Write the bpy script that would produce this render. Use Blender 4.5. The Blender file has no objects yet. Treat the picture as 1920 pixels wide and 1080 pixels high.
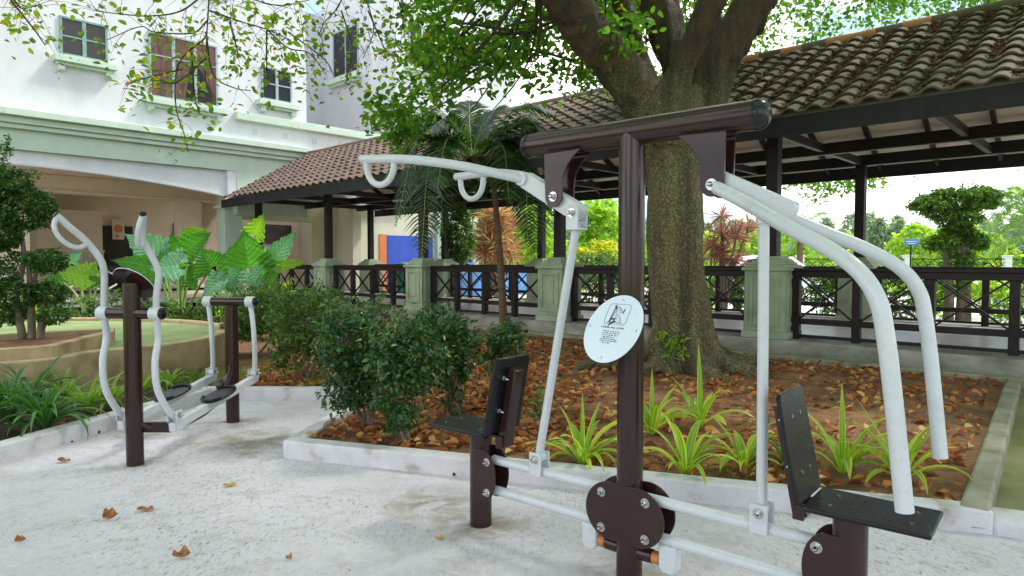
import bpy, bmesh, math, random
import numpy as np
from mathutils import Vector, Matrix, noise
R = math.radians
random.seed(7)
rng = np.random.default_rng(7)
SC = bpy.context.scene
COL = SC.collection

# ------------------------------------------------------------------ camera
FPX = 1250.0; EYE = 1.38; PITCH = math.atan(50 / FPX)
cam_d = bpy.data.cameras.new('camera'); cam = bpy.data.objects.new('camera', cam_d); COL.objects.link(cam)
cam.location = (0, 0, EYE); cam.rotation_euler = (math.pi / 2 - PITCH, 0, 0)
cam_d.sensor_width = 36; cam_d.lens = FPX / 1920 * 36
cam_d.clip_start = 0.05; cam_d.clip_end = 3000
SC.camera = cam

# ------------------------------------------------------------------ world and sun
SUN_DIR = Vector((0.80, 0.34, 1.08)).normalized()      # towards the sun
w = bpy.data.worlds.new('World'); SC.world = w; w.use_nodes = True
nt = w.node_tree; nt.nodes.clear()
out = nt.nodes.new('ShaderNodeOutputWorld'); bg = nt.nodes.new('ShaderNodeBackground')
sky = nt.nodes.new('ShaderNodeTexSky'); sky.sky_type = 'NISHITA'; sky.sun_disc = False
sky.sun_elevation = math.asin(SUN_DIR.z); sky.sun_rotation = math.atan2(SUN_DIR.x, SUN_DIR.y)
sky.air_density = 1.0; sky.dust_density = 1.5
tc = nt.nodes.new('ShaderNodeTexCoord'); mp = nt.nodes.new('ShaderNodeMapping'); mp.inputs['Scale'].default_value = (1, 1, 2.6)
nz = nt.nodes.new('ShaderNodeTexNoise'); nz.inputs['Scale'].default_value = 2.3; nz.inputs['Detail'].default_value = 7; nz.inputs['Roughness'].default_value = .55
cr = nt.nodes.new('ShaderNodeValToRGB'); cr.color_ramp.elements[0].position = .47; cr.color_ramp.elements[1].position = .60
mx = nt.nodes.new('ShaderNodeMix'); mx.data_type = 'RGBA'
mx.inputs[7].default_value = (10.4, 9.75, 9.3, 1)
nt.links.new(tc.outputs['Generated'], mp.inputs[0]); nt.links.new(mp.outputs[0], nz.inputs['Vector'])
nt.links.new(nz.outputs['Fac'], cr.inputs[0]); nt.links.new(cr.outputs[0], mx.inputs[0])
mb_ = nt.nodes.new('ShaderNodeMix'); mb_.data_type = 'RGBA'; mb_.inputs[0].default_value = .8; mb_.inputs[7].default_value = (2.1, 3.0, 3.9, 1)   # thin veil over the blue
nt.links.new(sky.outputs[0], mb_.inputs[6]); nt.links.new(mb_.outputs[2], mx.inputs[6]); nt.links.new(mx.outputs[2], bg.inputs[0])
bg.inputs[1].default_value = 0.15; nt.links.new(bg.outputs[0], out.inputs[0])
sd = bpy.data.lights.new('sun', 'SUN'); sd.energy = 2.0; sd.angle = R(8); sd.color = (1, .95, .86)
sun = bpy.data.objects.new('sun', sd); COL.objects.link(sun)
sun.rotation_euler = SUN_DIR.to_track_quat('Z', 'Y').to_euler()
SC.view_settings.view_transform = 'Standard'; SC.view_settings.look = 'None'
SC.view_settings.exposure = 1.15; SC.view_settings.gamma = 1
SC.render.engine = 'CYCLES'; SC.cycles.max_bounces = 7; SC.cycles.transparent_max_bounces = 8
SC.cycles.sample_clamp_indirect = 6

# ------------------------------------------------------------------ measuring helpers
def ray(px, py):
    x = (px - 960) / FPX; y = -(py - 540) / FPX
    return Vector((x, math.cos(PITCH) + y * math.sin(PITCH), -math.sin(PITCH) + y * math.cos(PITCH)))
def on(px, py, z):
    d = ray(px, py); t = (z - EYE) / d.z; return Vector((0, 0, EYE)) + d * t
def at(px, py, Y):
    d = ray(px, py); return Vector((0, 0, EYE)) + d * (Y / d.y)
def proj(P):
    d = Vector(P) - Vector((0, 0, EYE)); z = d.y * math.cos(PITCH) - d.z * math.sin(PITCH)
    if z < .05: return (-9999, -9999)
    u = d.y * math.sin(PITCH) + d.z * math.cos(PITCH)
    return (960 + FPX * d.x / z, 540 - FPX * u / z)
TH = R(46.7)
FR = Matrix.Rotation(TH, 4, 'Z')                        # walkway frame: x across, y along towards the building
def F(a, b, z=0): return FR @ Vector((a, b, z))

# ------------------------------------------------------------------ object helpers
def tag(o, label=None, cat=None, group=None, kind=None):
    if label: o['label'] = label
    if cat: o['category'] = cat
    if group: o['group'] = group
    if kind: o['kind'] = kind
    return o
PM = {}
def empty(name, loc, rz, label, cat, group=None):
    o = bpy.data.objects.new(name, None); COL.objects.link(o); o.empty_display_size = .1
    o.location = loc; o.rotation_euler = (0, 0, rz)
    PM[o.name] = Matrix.Translation(loc) @ Matrix.Rotation(rz, 4, 'Z')
    return tag(o, label, cat, group)
def link_mesh(name, me, mats, parent=None, origin=None):
    """me is in world coordinates; it is moved into the parent's frame (or to an origin)"""
    o = bpy.data.objects.new(name, me); COL.objects.link(o)
    for m in (mats if isinstance(mats, (list, tuple)) else [mats]):
        if m: me.materials.append(m)
    if parent is not None:
        o.parent = parent
        M = PM.get(parent.name, Matrix.Identity(4)); me.transform(M.inverted()); PM[o.name] = M
    elif origin is not None:
        me.transform(Matrix.Translation(-Vector(origin))); o.location = origin
        PM[o.name] = Matrix.Translation(origin)
    return o
def copy_tree(o, parent=None):
    c = o.copy(); COL.objects.link(c)
    if parent is not None: c.parent = parent
    for ch in list(o.children): copy_tree(ch, c)
    return c

class MB:
    def __init__(s, M=None): s.v = []; s.f = []; s.mi = []; s.uv = {}; s.M = M or Matrix.Identity(4); s.cm = 0
    def add(s, vs, fs):
        n = len(s.v); s.v += [s.M @ Vector(v) for v in vs]
        for f in fs: s.f.append([i + n for i in f]); s.mi.append(s.cm)
        return s
    def box(s, x0, x1, y0, y1, z0, z1):
        return s.add([(x, y, z) for x in (x0, x1) for y in (y0, y1) for z in (z0, z1)],
                     [(0, 1, 3, 2), (4, 6, 7, 5), (0, 4, 5, 1), (2, 3, 7, 6), (0, 2, 6, 4), (1, 5, 7, 3)])
    def beam(s, p, q, wd, ht, up=(0, 0, 1)):
        p = Vector(p); q = Vector(q); d = (q - p).normalized(); u = Vector(up)
        x = d.cross(u)
        if x.length < 1e-4: x = d.cross(Vector((0, 1, 0)))
        x.normalize(); y = x.cross(d).normalized(); x *= wd / 2; y *= ht / 2
        return s.add([p - x - y, p + x - y, p + x + y, p - x + y, q - x - y, q + x - y, q + x + y, q - x + y],
                     [(0, 3, 2, 1), (4, 5, 6, 7), (0, 1, 5, 4), (1, 2, 6, 5), (2, 3, 7, 6), (3, 0, 4, 7)])
    def tube(s, pts, r, seg=14, caps=True, jit=None):
        pts = [Vector(p) for p in pts]; n = len(pts)
        rs = r if isinstance(r, (list, tuple)) else [r] * n
        tg = [(pts[min(i + 1, n - 1)] - pts[max(i - 1, 0)]).normalized() for i in range(n)]
        nr = tg[0].orthogonal().normalized(); vs = []
        for i in range(n):
            nr = (nr - tg[i] * nr.dot(tg[i])).normalized(); bn = tg[i].cross(nr)
            for k in range(seg):
                a = 2 * math.pi * k / seg; rr = rs[i] * (jit(i, a) if jit else 1)
                vs.append(pts[i] + (nr * math.cos(a) + bn * math.sin(a)) * rr)
        fs = []
        for i in range(n - 1):
            for k in range(seg):
                k2 = (k + 1) % seg; fs.append((i * seg + k, i * seg + k2, (i + 1) * seg + k2, (i + 1) * seg + k))
        if caps: fs.append(tuple(range(seg))[::-1]); fs.append(tuple((n - 1) * seg + k for k in range(seg)))
        return s.add(vs, fs)
    def cyl(s, p, q, r, seg=20, r2=None): return s.tube([p, q], [r, r if r2 is None else r2], seg)
    def dome(s, c, d, r, seg=20, rings=6, h=1.0):
        c = Vector(c); d = Vector(d).normalized()
        pts = []; rs = []
        for i in range(rings + 1):
            a = math.pi / 2 * i / rings; pts.append(c + d * (r * h * math.sin(a))); rs.append(max(r * math.cos(a), .001))
        return s.tube(pts, rs, seg)
    def prism(s, poly, p0, ax, ay, n, th):
        """polygon in the plane p0 + x*ax + y*ay, extruded by th along n (centred)"""
        p0, ax, ay, n = map(Vector, (p0, ax, ay, n)); k = len(poly)
        vs = [p0 + ax * x + ay * y - n * th / 2 for x, y in poly] + [p0 + ax * x + ay * y + n * th / 2 for x, y in poly]
        return s.add(vs, [tuple(range(k))[::-1], tuple(range(k, 2 * k))] + [(i, (i + 1) % k, (i + 1) % k + k, i + k) for i in range(k)])
    def build(s, name, mats, parent=None, bevel=0, sm=40, origin=None, seg=2):
        me = bpy.data.meshes.new(name); me.from_pydata([tuple(v) for v in s.v], [], s.f); me.update()
        if any(s.mi): me.polygons.foreach_set('material_index', s.mi)
        bm = bmesh.new(); bm.from_mesh(me); bmesh.ops.recalc_face_normals(bm, faces=bm.faces); bm.to_mesh(me); bm.free()
        if sm:
            me.polygons.foreach_set('use_smooth', [True] * len(me.polygons)); me.set_sharp_from_angle(angle=R(sm))
        o = link_mesh(name, me, mats, parent, origin)
        if bevel:
            b = o.modifiers.new('bevel', 'BEVEL'); b.width = bevel; b.segments = seg; b.limit_method = 'ANGLE'; b.angle_limit = R(50)
            b.harden_normals = False
        return o

def smooth_path(pts, n=8):
    """Catmull-Rom through points"""
    P = [Vector(p) for p in pts]; P = [P[0] * 2 - P[1]] + P + [P[-1] * 2 - P[-2]]; o = []
    for i in range(1, len(P) - 2):
        for k in range(n):
            t = k / n; a, b, c, d = P[i - 1], P[i], P[i + 1], P[i + 2]
            o.append(.5 * ((2 * b) + (c - a) * t + (2 * a - 5 * b + 4 * c - d) * t * t + (3 * b - a - 3 * c + d) * t ** 3))
    o.append(P[-2]); return o
def lerp_list(rs, n):
    o = []
    for i in range(len(rs) - 1):
        for k in range(n): o.append(rs[i] + (rs[i + 1] - rs[i]) * k / n)
    o.append(rs[-1]); return o

# ------------------------------------------------------------------ materials
def nmat(name):
    m = bpy.data.materials.new(name); m.use_nodes = True; t = m.node_tree; t.nodes.clear()
    o = t.nodes.new('ShaderNodeOutputMaterial'); p = t.nodes.new('ShaderNodeBsdfPrincipled'); t.links.new(p.outputs[0], o.inputs[0])
    return m, t, p, o
def N(t, ty, **kw):
    n = t.nodes.new(ty)
    for k, v in kw.items():
        if k in n.inputs: n.inputs[k].default_value = v
        else: setattr(n, k, v)
    return n
def c4(c): return (c[0], c[1], c[2], 1)
def noise_n(t, scale, detail=5, rough=.55, coord='Object', stretch=None, dist=0):
    tc = N(t, 'ShaderNodeTexCoord'); n = N(t, 'ShaderNodeTexNoise', Scale=scale, Detail=detail, Roughness=rough, Distortion=dist)
    if stretch:
        mp = N(t, 'ShaderNodeMapping'); mp.inputs['Scale'].default_value = stretch
        t.links.new(tc.outputs[coord], mp.inputs[0]); t.links.new(mp.outputs[0], n.inputs['Vector'])
    else: t.links.new(tc.outputs[coord], n.inputs['Vector'])
    return n
def ramp(t, src, stops):
    r = N(t, 'ShaderNodeValToRGB'); e = r.color_ramp.elements
    while len(e) < len(stops): e.new(.5)
    for i, (p, c) in enumerate(stops):
        e[i].position = p; e[i].color = c4(c) if not isinstance(c, (int, float)) else (c, c, c, 1)
    t.links.new(src, r.inputs[0]); return r
def mixc(t, fac, a, b, mode='MIX'):
    m = N(t, 'ShaderNodeMix', data_type='RGBA', blend_type=mode)
    for i, v in ((0, fac), (6, a), (7, b)):
        if hasattr(v, 'links'): t.links.new(v, m.inputs[i])
        else: m.inputs[i].default_value = v if i == 0 else c4(v)
    return m.outputs[2]
def bump(t, p, src, strength=.3, dist=.01):
    b = N(t, 'ShaderNodeBump', Strength=strength, Distance=dist); t.links.new(src, b.inputs['Height'])
    t.links.new(b.outputs[0], p.inputs['Normal']); return b
def pm(name, stops, scale=6, rough=.7, bmp=0, bscale=None, metal=0, detail=6, stretch=None, bdist=.01, spec=.5, coat=0):
    m, t, p, o = nmat(name)
    n = noise_n(t, scale, detail, stretch=stretch)
    st = stops if isinstance(stops[0][0], (int, float)) and len(stops[0]) == 2 else [(.3, stops[0]), (.7, stops[1])]
    r = ramp(t, n.outputs['Fac'], st); t.links.new(r.outputs[0], p.inputs['Base Color'])
    p.inputs['Roughness'].default_value = rough; p.inputs['Metallic'].default_value = metal
    p.inputs['Specular IOR Level'].default_value = spec; p.inputs['Coat Weight'].default_value = coat
    if bmp:
        n2 = noise_n(t, bscale or scale * 6, 5); bump(t, p, n2.outputs['Fac'], bmp, bdist)
    return m
def leafmat(name, stops, rough=.45, trans=.35, tcol=None, stretch=None, spec=.4):
    """per-leaf colour from the random island value, part of the light goes through the leaf"""
    m, t, p, o = nmat(name)
    g = N(t, 'ShaderNodeNewGeometry'); r = ramp(t, g.outputs['Random Per Island'], stops)
    t.links.new(r.outputs[0], p.inputs['Base Color']); p.inputs['Roughness'].default_value = rough
    p.inputs['Specular IOR Level'].default_value = spec
    tr = N(t, 'ShaderNodeBsdfTranslucent'); tint = mixc(t, 1.0, r.outputs[0], tcol or (1.9, 2.0, .7), 'MULTIPLY')
    t.links.new(tint, tr.inputs[0]); ms = N(t, 'ShaderNodeMixShader'); ms.inputs[0].default_value = trans
    t.links.new(p.outputs[0], ms.inputs[1]); t.links.new(tr.outputs[0], ms.inputs[2]); t.links.new(ms.outputs[0], o.inputs[0])
    return m

M = {}
# painted metal with faint dust and wear
def paint(name, c, rough, dirt=(.25, .22, .2), amt=.12, coat=0):
    m, t, p, o = nmat(name)
    n = noise_n(t, 9, 8, .7); r = ramp(t, n.outputs['Fac'], [(.5, 0), (.78, amt)])
    t.links.new(mixc(t, r.outputs[0], c, dirt), p.inputs['Base Color'])
    n2 = noise_n(t, 40, 4); r2 = ramp(t, n2.outputs['Fac'], [(.3, rough * .8), (.7, rough * 1.35)])
    t.links.new(r2.outputs[0], p.inputs['Roughness']); p.inputs['Coat Weight'].default_value = coat; p.inputs['Coat Roughness'].default_value = .12
    n3 = noise_n(t, 130, 2); bump(t, p, n3.outputs['Fac'], .025, .001)
    return m
M['brown'] = paint('dark_brown_powder_coat', (.030, .012, .011), .15, (.07, .045, .035), .08, 0)
M['brown'].node_tree.nodes['Principled BSDF'].inputs['Specular IOR Level'].default_value = .42
M['grey'] = paint('light_grey_paint', (.54, .57, .61), .30, (.36, .33, .28), .38, .3)
M['black'] = paint('black_plastic', (.006, .006, .008), .30, (.04, .036, .034), .2)
M['black'].node_tree.nodes['Principled BSDF'].inputs['Specular IOR Level'].default_value = .35
M['cap'] = paint('glossy_black_cap', (.006, .007, .010), .2)
M['cap'].node_tree.nodes['Principled BSDF'].inputs['Specular IOR Level'].default_value = .3
M['steel'] = pm('stainless_bolt', [(.42, .42, .43), (.6, .6, .6)], 30, .22, metal=1)
M['rubber'] = pm('amber_rubber', [(.35, .12, .03), (.5, .2, .05)], 30, .45)
M['signw'] = paint('white_sign_plate', (.72, .80, .92), .22, (.6, .6, .62), .1)
M['ink'] = pm('sign_ink', [(.03, .03, .06), (.05, .05, .08)], 30, .4)
# buildings
M['wall'] = pm('white_render', [(.30, (.54, .555, .58)), (.55, (.66, .67, .69)), (.8, (.57, .57, .58))], 1.1, .85, .12, 60, stretch=(1, 1, .45))
M['wallshade'] = pm('shaded_white_render', [(.50, .51, .54), (.58, .59, .62)], 1.1, .85, .12, 60)  # darker copy of the white render, shade of the recess painted in
M['mint'] = pm('pale_green_render', [(.33, (.45, .55, .45)), (.7, (.53, .63, .53))], 2.2, .75, .1, 60, stretch=(1, 1, .5))
M['minttrim'] = pm('pale_green_trim', [(.3, (.48, .58, .49)), (.62, (.56, .66, .56)), (.8, (.36, .42, .34))], 2.6, .7, .1, 60)
M['beige'] = pm('beige_render', [(.74, .60, .48), (.82, .68, .56)], 2, .85)
M['cream'] = pm('cream_render', [(.66, .63, .50), (.74, .70, .56)], 1.6, .85, .1, 50)
M['olive'] = pm('olive_cream_render', [(.52, .50, .30), (.60, .58, .37)], 1.6, .85)
M['ceil'] = pm('brown_ceiling', [(.72, .54, .40), (.78, .60, .46)], 2, .9)
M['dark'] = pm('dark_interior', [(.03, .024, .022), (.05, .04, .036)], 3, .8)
M['blue'] = pm('blue_painted_panel', [(.035, .09, .52), (.05, .12, .62)], 3, .5)
M['lblue'] = pm('light_blue_painted_panel', [(.10, .30, .75), (.14, .38, .82)], 3, .5)
M['orange'] = pm('orange_painted_panel', [(.75, .20, .06), (.82, .25, .09)], 3, .5)
M['curtain'] = pm('dusty_pink_curtain', [(.17, .075, .062), (.34, .18, .155)], 8, .9, stretch=(1, 1, .2))
M['tealframe'] = pm('faded_green_window_frame', [(.15, .27, .24), (.22, .35, .31)], 6, .5)
M['greyframe'] = pm('grey_window_frame', [(.28, .34, .36), (.36, .42, .44)], 6, .5)
def glassmat():
    m, t, p, o = nmat('window_glass'); p.inputs['Base Color'].default_value = (.02, .023, .027, 1); p.inputs['Roughness'].default_value = .05; p.inputs['Specular IOR Level'].default_value = .28
    n = noise_n(t, 2.5, 3); bump(t, p, n.outputs['Fac'], .05, .02); return m
M['glass'] = glassmat()
def clearglass():
    m, t, p, o = nmat('clear_glass'); g = N(t, 'ShaderNodeBsdfGlossy', Roughness=.03); tr = N(t, 'ShaderNodeBsdfTransparent')
    f = N(t, 'ShaderNodeFresnel', IOR=1.15); ms = N(t, 'ShaderNodeMixShader'); t.links.new(f.outputs[0], ms.inputs[0])
    t.links.new(tr.outputs[0], ms.inputs[1]); t.links.new(g.outputs[0], ms.inputs[2]); t.links.new(ms.outputs[0], o.inputs[0]); return m
M['clear'] = clearglass()
M['timber'] = pm('dark_stained_timber', [(.3, (.012, .007, .007)), (.6, (.020, .013, .013)), (.8, (.038, .03, .03))], 5, .5, .15, 40, stretch=(1, .25, 1), spec=.3)
M['fascia'] = pm('charcoal_fascia_board', [(.017, .016, .019), (.028, .027, .031)], 3, .6, .1, 40, spec=.25)
M['soffit'] = pm('pinkish_ceiling_board', [(.68, .56, .48), (.76, .64, .56)], 2, .8)
M['pillar'] = pm('sage_green_pillar', [(.28, (.24, .30, .19)), (.55, (.36, .44, .30)), (.8, (.44, .51, .38))], 3.0, .75, .2, 60)
def concretemat():
    m, t, p, o = nmat('pale_painted_concrete')
    a = noise_n(t, .8, 7, .6); b = noise_n(t, 4.5, 9, .72, dist=.8); c = noise_n(t, 48, 6, .8, stretch=(1, .42, 1)); c2 = noise_n(t, 120, 4, .7)
    d = noise_n(t, .75, 4, .6); g = noise_n(t, 22, 6, .75, dist=.5)
    base = ramp(t, a.outputs['Fac'], [(.30, (0.515, 0.495, 0.550)), (.50, (0.610, 0.590, 0.660)), (.70, (0.670, 0.645, 0.720))]).outputs[0]
    tan = ramp(t, b.outputs['Fac'], [(.50, 0), (.70, .55)]).outputs[0]; base = mixc(t, tan, base, (.36, .31, .23))
    wh = ramp(t, g.outputs['Fac'], [(.50, 0), (.64, .42)]).outputs[0]; base = mixc(t, wh, base, (0.780, 0.750, 0.820))
    patch = ramp(t, d.outputs['Fac'], [(.42, .15), (.60, 1)]).outputs[0]
    for src, lo, hi in ((c, .36, .47), (c2, .34, .42)):
        sp = ramp(t, src.outputs['Fac'], [(lo, 1), (hi, 0)]).outputs[0]; f = mixc(t, 1.0, sp, patch, 'MULTIPLY'); base = mixc(t, f, base, (.15, .13, .12))
    tcx = N(t, 'ShaderNodeTexCoord')
    dots = N(t, 'ShaderNodeTexVoronoi', Scale=7.0); t.links.new(tcx.outputs['Object'], dots.inputs['Vector'])
    dr = ramp(t, dots.outputs['Distance'], [(.03, .9), (.05, 0)]).outputs[0]; base = mixc(t, dr, base, (.08, .06, .045))
    # clay-coloured stains round the foot of each post and along the kerb corner
    for (x, y, r_, k) in ((-.165, 3.45, .30, .8), (-.45, 3.75, .35, .7), (.51, 2.88, .3, .5), (1.2, 2.3, .3, .5), (-2.56, 4.48, .22, .7), (-2.4, 5.69, .28, .8), (-1.9, 5.0, .55, .5), (-2.9, 5.4, .5, .6), (-2.2, 5.2, .5, .5)):
        vm = N(t, 'ShaderNodeVectorMath', operation='DISTANCE'); t.links.new(tcx.outputs['Object'], vm.inputs[0]); vm.inputs[1].default_value = (x, y, 0); k *= 1.15
        mr = N(t, 'ShaderNodeMapRange'); mr.inputs[1].default_value = r_; mr.inputs[2].default_value = r_ * .2; mr.inputs[3].default_value = 0; mr.inputs[4].default_value = k; t.links.new(vm.outputs['Value'], mr.inputs[0])
        br = ramp(t, b.outputs['Fac'], [(.40, 0), (.56, 1)]).outputs[0]; f = N(t, 'ShaderNodeMath', operation='MULTIPLY'); t.links.new(mr.outputs[0], f.inputs[0]); t.links.new(br, f.inputs[1])
        base = mixc(t, f.outputs[0], base, (.27, .22, .14))
    t.links.new(base, p.inputs['Base Color'])
    rr = ramp(t, b.outputs['Fac'], [(.3, .45), (.7, .8)]); t.links.new(rr.outputs[0], p.inputs['Roughness'])
    h = mixc(t, .5, g.outputs['Fac'], c.outputs['Fac']); bump(t, p, h, .6, .015)
    return m
M['concrete'] = concretemat()
M['kerb'] = pm('pale_kerb_concrete', [(.28, (.32, .30, .26)), (.42, (.56, .55, .58)), (.72, (.68, .67, .72))], 5.5, .75, .5, 45)
M['oldkerb'] = pm('mossy_old_concrete', [(.3, (.16, .17, .10)), (.5, (.28, .27, .20)), (.72, (.38, .36, .30))], 4, .9, .5, 40)
M['plinth'] = pm('stained_plinth_concrete', [(.3, (.12, .13, .09)), (.48, (.26, .26, .22)), (.72, (.42, .41, .38))], 2.4, .85, .45, 30, stretch=(1, 1, 2))
M['sandwall'] = pm('sandy_washed_stone', [(.3, (.28, .19, .11)), (.5, (.46, .34, .20)), (.72, (.58, .46, .30))], 4, .95, .6, 90)
M['sandtop'] = pm('sandy_coping', [(.3, (.34, .29, .20)), (.7, (.50, .44, .33))], 7, .95, .6, 90)
M['greenfloor'] = pm('green_putting_surface', [(.3, (.19, .27, .10)), (.7, (.30, .37, .16))], 2.2, .95, .4, 120)
M['floor'] = pm('worn_pink_floor_tile', [(.3, (.60, .48, .44)), (.55, (.74, .68, .66)), (.75, (.80, .78, .77))], 1.8, .30, .1, 20)
M['mossground'] = pm('mossy_paving', [(.3, (.10, .12, .03)), (.5, (.19, .21, .08)), (.72, (.30, .28, .18))], 1.6, .95, .5, 40)
M['farpave'] = pm('far_paving', [(.52, .51, .48), (.62, .61, .58)], 1, .9)
M['lawn'] = pm('lawn', [(.3, (.10, .20, .03)), (.7, (.22, .34, .06))], .8, .95, .4, 30)
def soilmat():
    m, t, p, o = nmat('red_brown_soil')
    a = noise_n(t, 2.2, 8, .65); b = noise_n(t, 30, 6, .7)
    base = ramp(t, a.outputs['Fac'], [(.30, (.13, .062, .030)), (.5, (.27, .135, .062)), (.72, (.44, .25, .125))]).outputs[0]
    sp = ramp(t, b.outputs['Fac'], [(.35, .6), (.55, 0)]).outputs[0]
    t.links.new(mixc(t, sp, base, (.06, .032, .018)), p.inputs['Base Color']); p.inputs['Roughness'].default_value = .95
    bump(t, p, b.outputs['Fac'], .8, .02); return m
M['soil'] = soilmat()
M['darksoil'] = pm('dark_soil', [(.045, .030, .022), (.10, .07, .05)], 9, .95, .8, 50, bdist=.02)
def tilemat(name, c1, c2, c3):
    m, t, p, o = nmat(name); g = N(t, 'ShaderNodeNewGeometry')
    r = ramp(t, g.outputs['Random Per Island'], [(0, c1), (.45, c2), (.8, c1), (1, c3)]).outputs[0]
    n = noise_n(t, 7, 6, .7); f = ramp(t, n.outputs['Fac'], [(.42, 0), (.70, .50)]).outputs[0]
    n4 = noise_n(t, .45, 3); red = ramp(t, n4.outputs['Fac'], [(.5, 0), (.62, .35)]).outputs[0]
    r = mixc(t, f, r, (.035, .028, .020)); r = mixc(t, red, r, c2)
    t.links.new(r, p.inputs['Base Color']); p.inputs['Roughness'].default_value = .88
    n2 = noise_n(t, 60, 5); bump(t, p, n2.outputs['Fac'], .5, .006); return m
M['tile'] = tilemat('weathered_roof_tile', (.185, .145, .105), (.135, .105, .078), (.20, .13, .09))
M['tilefar'] = tilemat('reddish_roof_tile', (.17, .115, .09), (.135, .09, .072), (.20, .13, .095))
M['newtile'] = pm('fresh_terracotta', [(.50, .20, .10), (.58, .27, .14)], 5, .8)
# vegetation
M['leafA'] = leafmat('broad_tree_leaf', [(0, (.04, .095, .018)), (.4, (.075, .175, .026)), (.8, (.12, .25, .035)), (.97, (.18, .32, .05)), (1, (.36, .28, .04))], .5, .55, (2.4, 2.5, .9))
M['leafY'] = leafmat('backlit_yellowing_leaf', [(0, (.08, .17, .02)), (.5, (.16, .28, .03)), (.86, (.28, .38, .05)), (.93, (.52, .38, .05)), (1, (.40, .18, .05))], .5, .6)  # yellow-green has backlight painted in; the golden and brown ones are really yellowed
M['bush'] = leafmat('dark_glossy_bush_leaf', [(0, (.016, .052, .020)), (.5, (.036, .105, .034)), (.85, (.08, .175, .05)), (.96, (.15, .27, .06)), (1, (.34, .20, .07))], .28, .25, (1.6, 2.0, .8), spec=.55)
M['hedge'] = leafmat('hedge_leaf', [(0, (.025, .065, .018)), (.5, (.06, .14, .028)), (1, (.15, .26, .04))], .45, .3)
M['topiary'] = leafmat('topiary_leaf', [(0, (.025, .075, .022)), (.55, (.045, .125, .028)), (1, (.12, .23, .04))], .4, .25)
M['clipped'] = leafmat('clipped_tree_leaf', [(0, (.05, .11, .03)), (.55, (.09, .19, .035)), (1, (.20, .34, .05))], .5, .35)
M['lime'] = leafmat('lime_green_leaf', [(0, (.13, .26, .03)), (.5, (.24, .42, .05)), (1, (.42, .52, .07))], .5, .45)
M['yellowleaf'] = leafmat('golden_leaf', [(0, (.18, .28, .02)), (.5, (.40, .44, .04)), (1, (.60, .52, .06))], .5, .45)
M['cord'] = leafmat('red_cordyline_leaf', [(0, (.34, .12, .09)), (.4, (.50, .26, .16)), (.7, (.58, .40, .18)), (1, (.52, .50, .18))], .5, .4, (1.4, 1.3, 1.1))
M['cordpink'] = leafmat('pink_cordyline_leaf', [(0, (.24, .06, .07)), (.5, (.46, .20, .18)), (1, (.56, .42, .24))], .5, .4, (1.4, 1.2, 1.1))
M['palm'] = leafmat('dark_palm_leaf', [(0, (.012, .036, .014)), (.6, (.030, .085, .024)), (1, (.08, .18, .04))], .32, .25)
M['palmlight'] = leafmat('bright_palm_leaf', [(0, (.08, .18, .04)), (1, (.22, .36, .08))], .4, .4)
M['farwood'] = leafmat('hazy_tree_leaf', [(0, (.20, .28, .24)), (1, (.32, .40, .32))], .8, .3)  # distant haze is put into this pale bluish leaf colour
M['midwood'] = leafmat('roadside_shrub_leaf', [(0, (.14, .28, .05)), (.6, (.28, .44, .07)), (1, (.48, .56, .08))], .7, .4)
M['dryleaf'] = leafmat('dry_fallen_leaf', [(0, (.16, .05, .02)), (.3, (.32, .11, .035)), (.6, (.48, .19, .055)), (.85, (.58, .30, .10)), (1, (.62, .46, .18))], .6, .2, (1.6, 1.2, .8))
M['debris'] = leafmat('dark_leaf_debris', [(0, (.05, .026, .018)), (.6, (.14, .07, .04)), (.93, (.25, .14, .08)), (1, (.48, .32, .17))], .7, .1, (1.4, 1.2, .8))
M['dryleaf2'] = leafmat('brown_fallen_leaf', [(0, (.28, .12, .03)), (1, (.42, .22, .06))], .5, .2, (1.6, 1.2, .8))
M['drycurl'] = pm('curled_dry_leaf', [(.30, (.07, .025, .012)), (.46, (.32, .12, .03)), (.6, (.50, .24, .07)), (.75, (.62, .40, .16))], 22, .55, .6, 90)
M['yellowfallen'] = leafmat('yellow_fallen_leaf', [(0, (.62, .42, .06)), (1, (.62, .42, .06))], .5, .3, (1.3, 1.2, .8))
M['grass'] = leafmat('grass_blade', [(0, (.06, .15, .02)), (1, (.18, .30, .05))], .5, .4)
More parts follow.
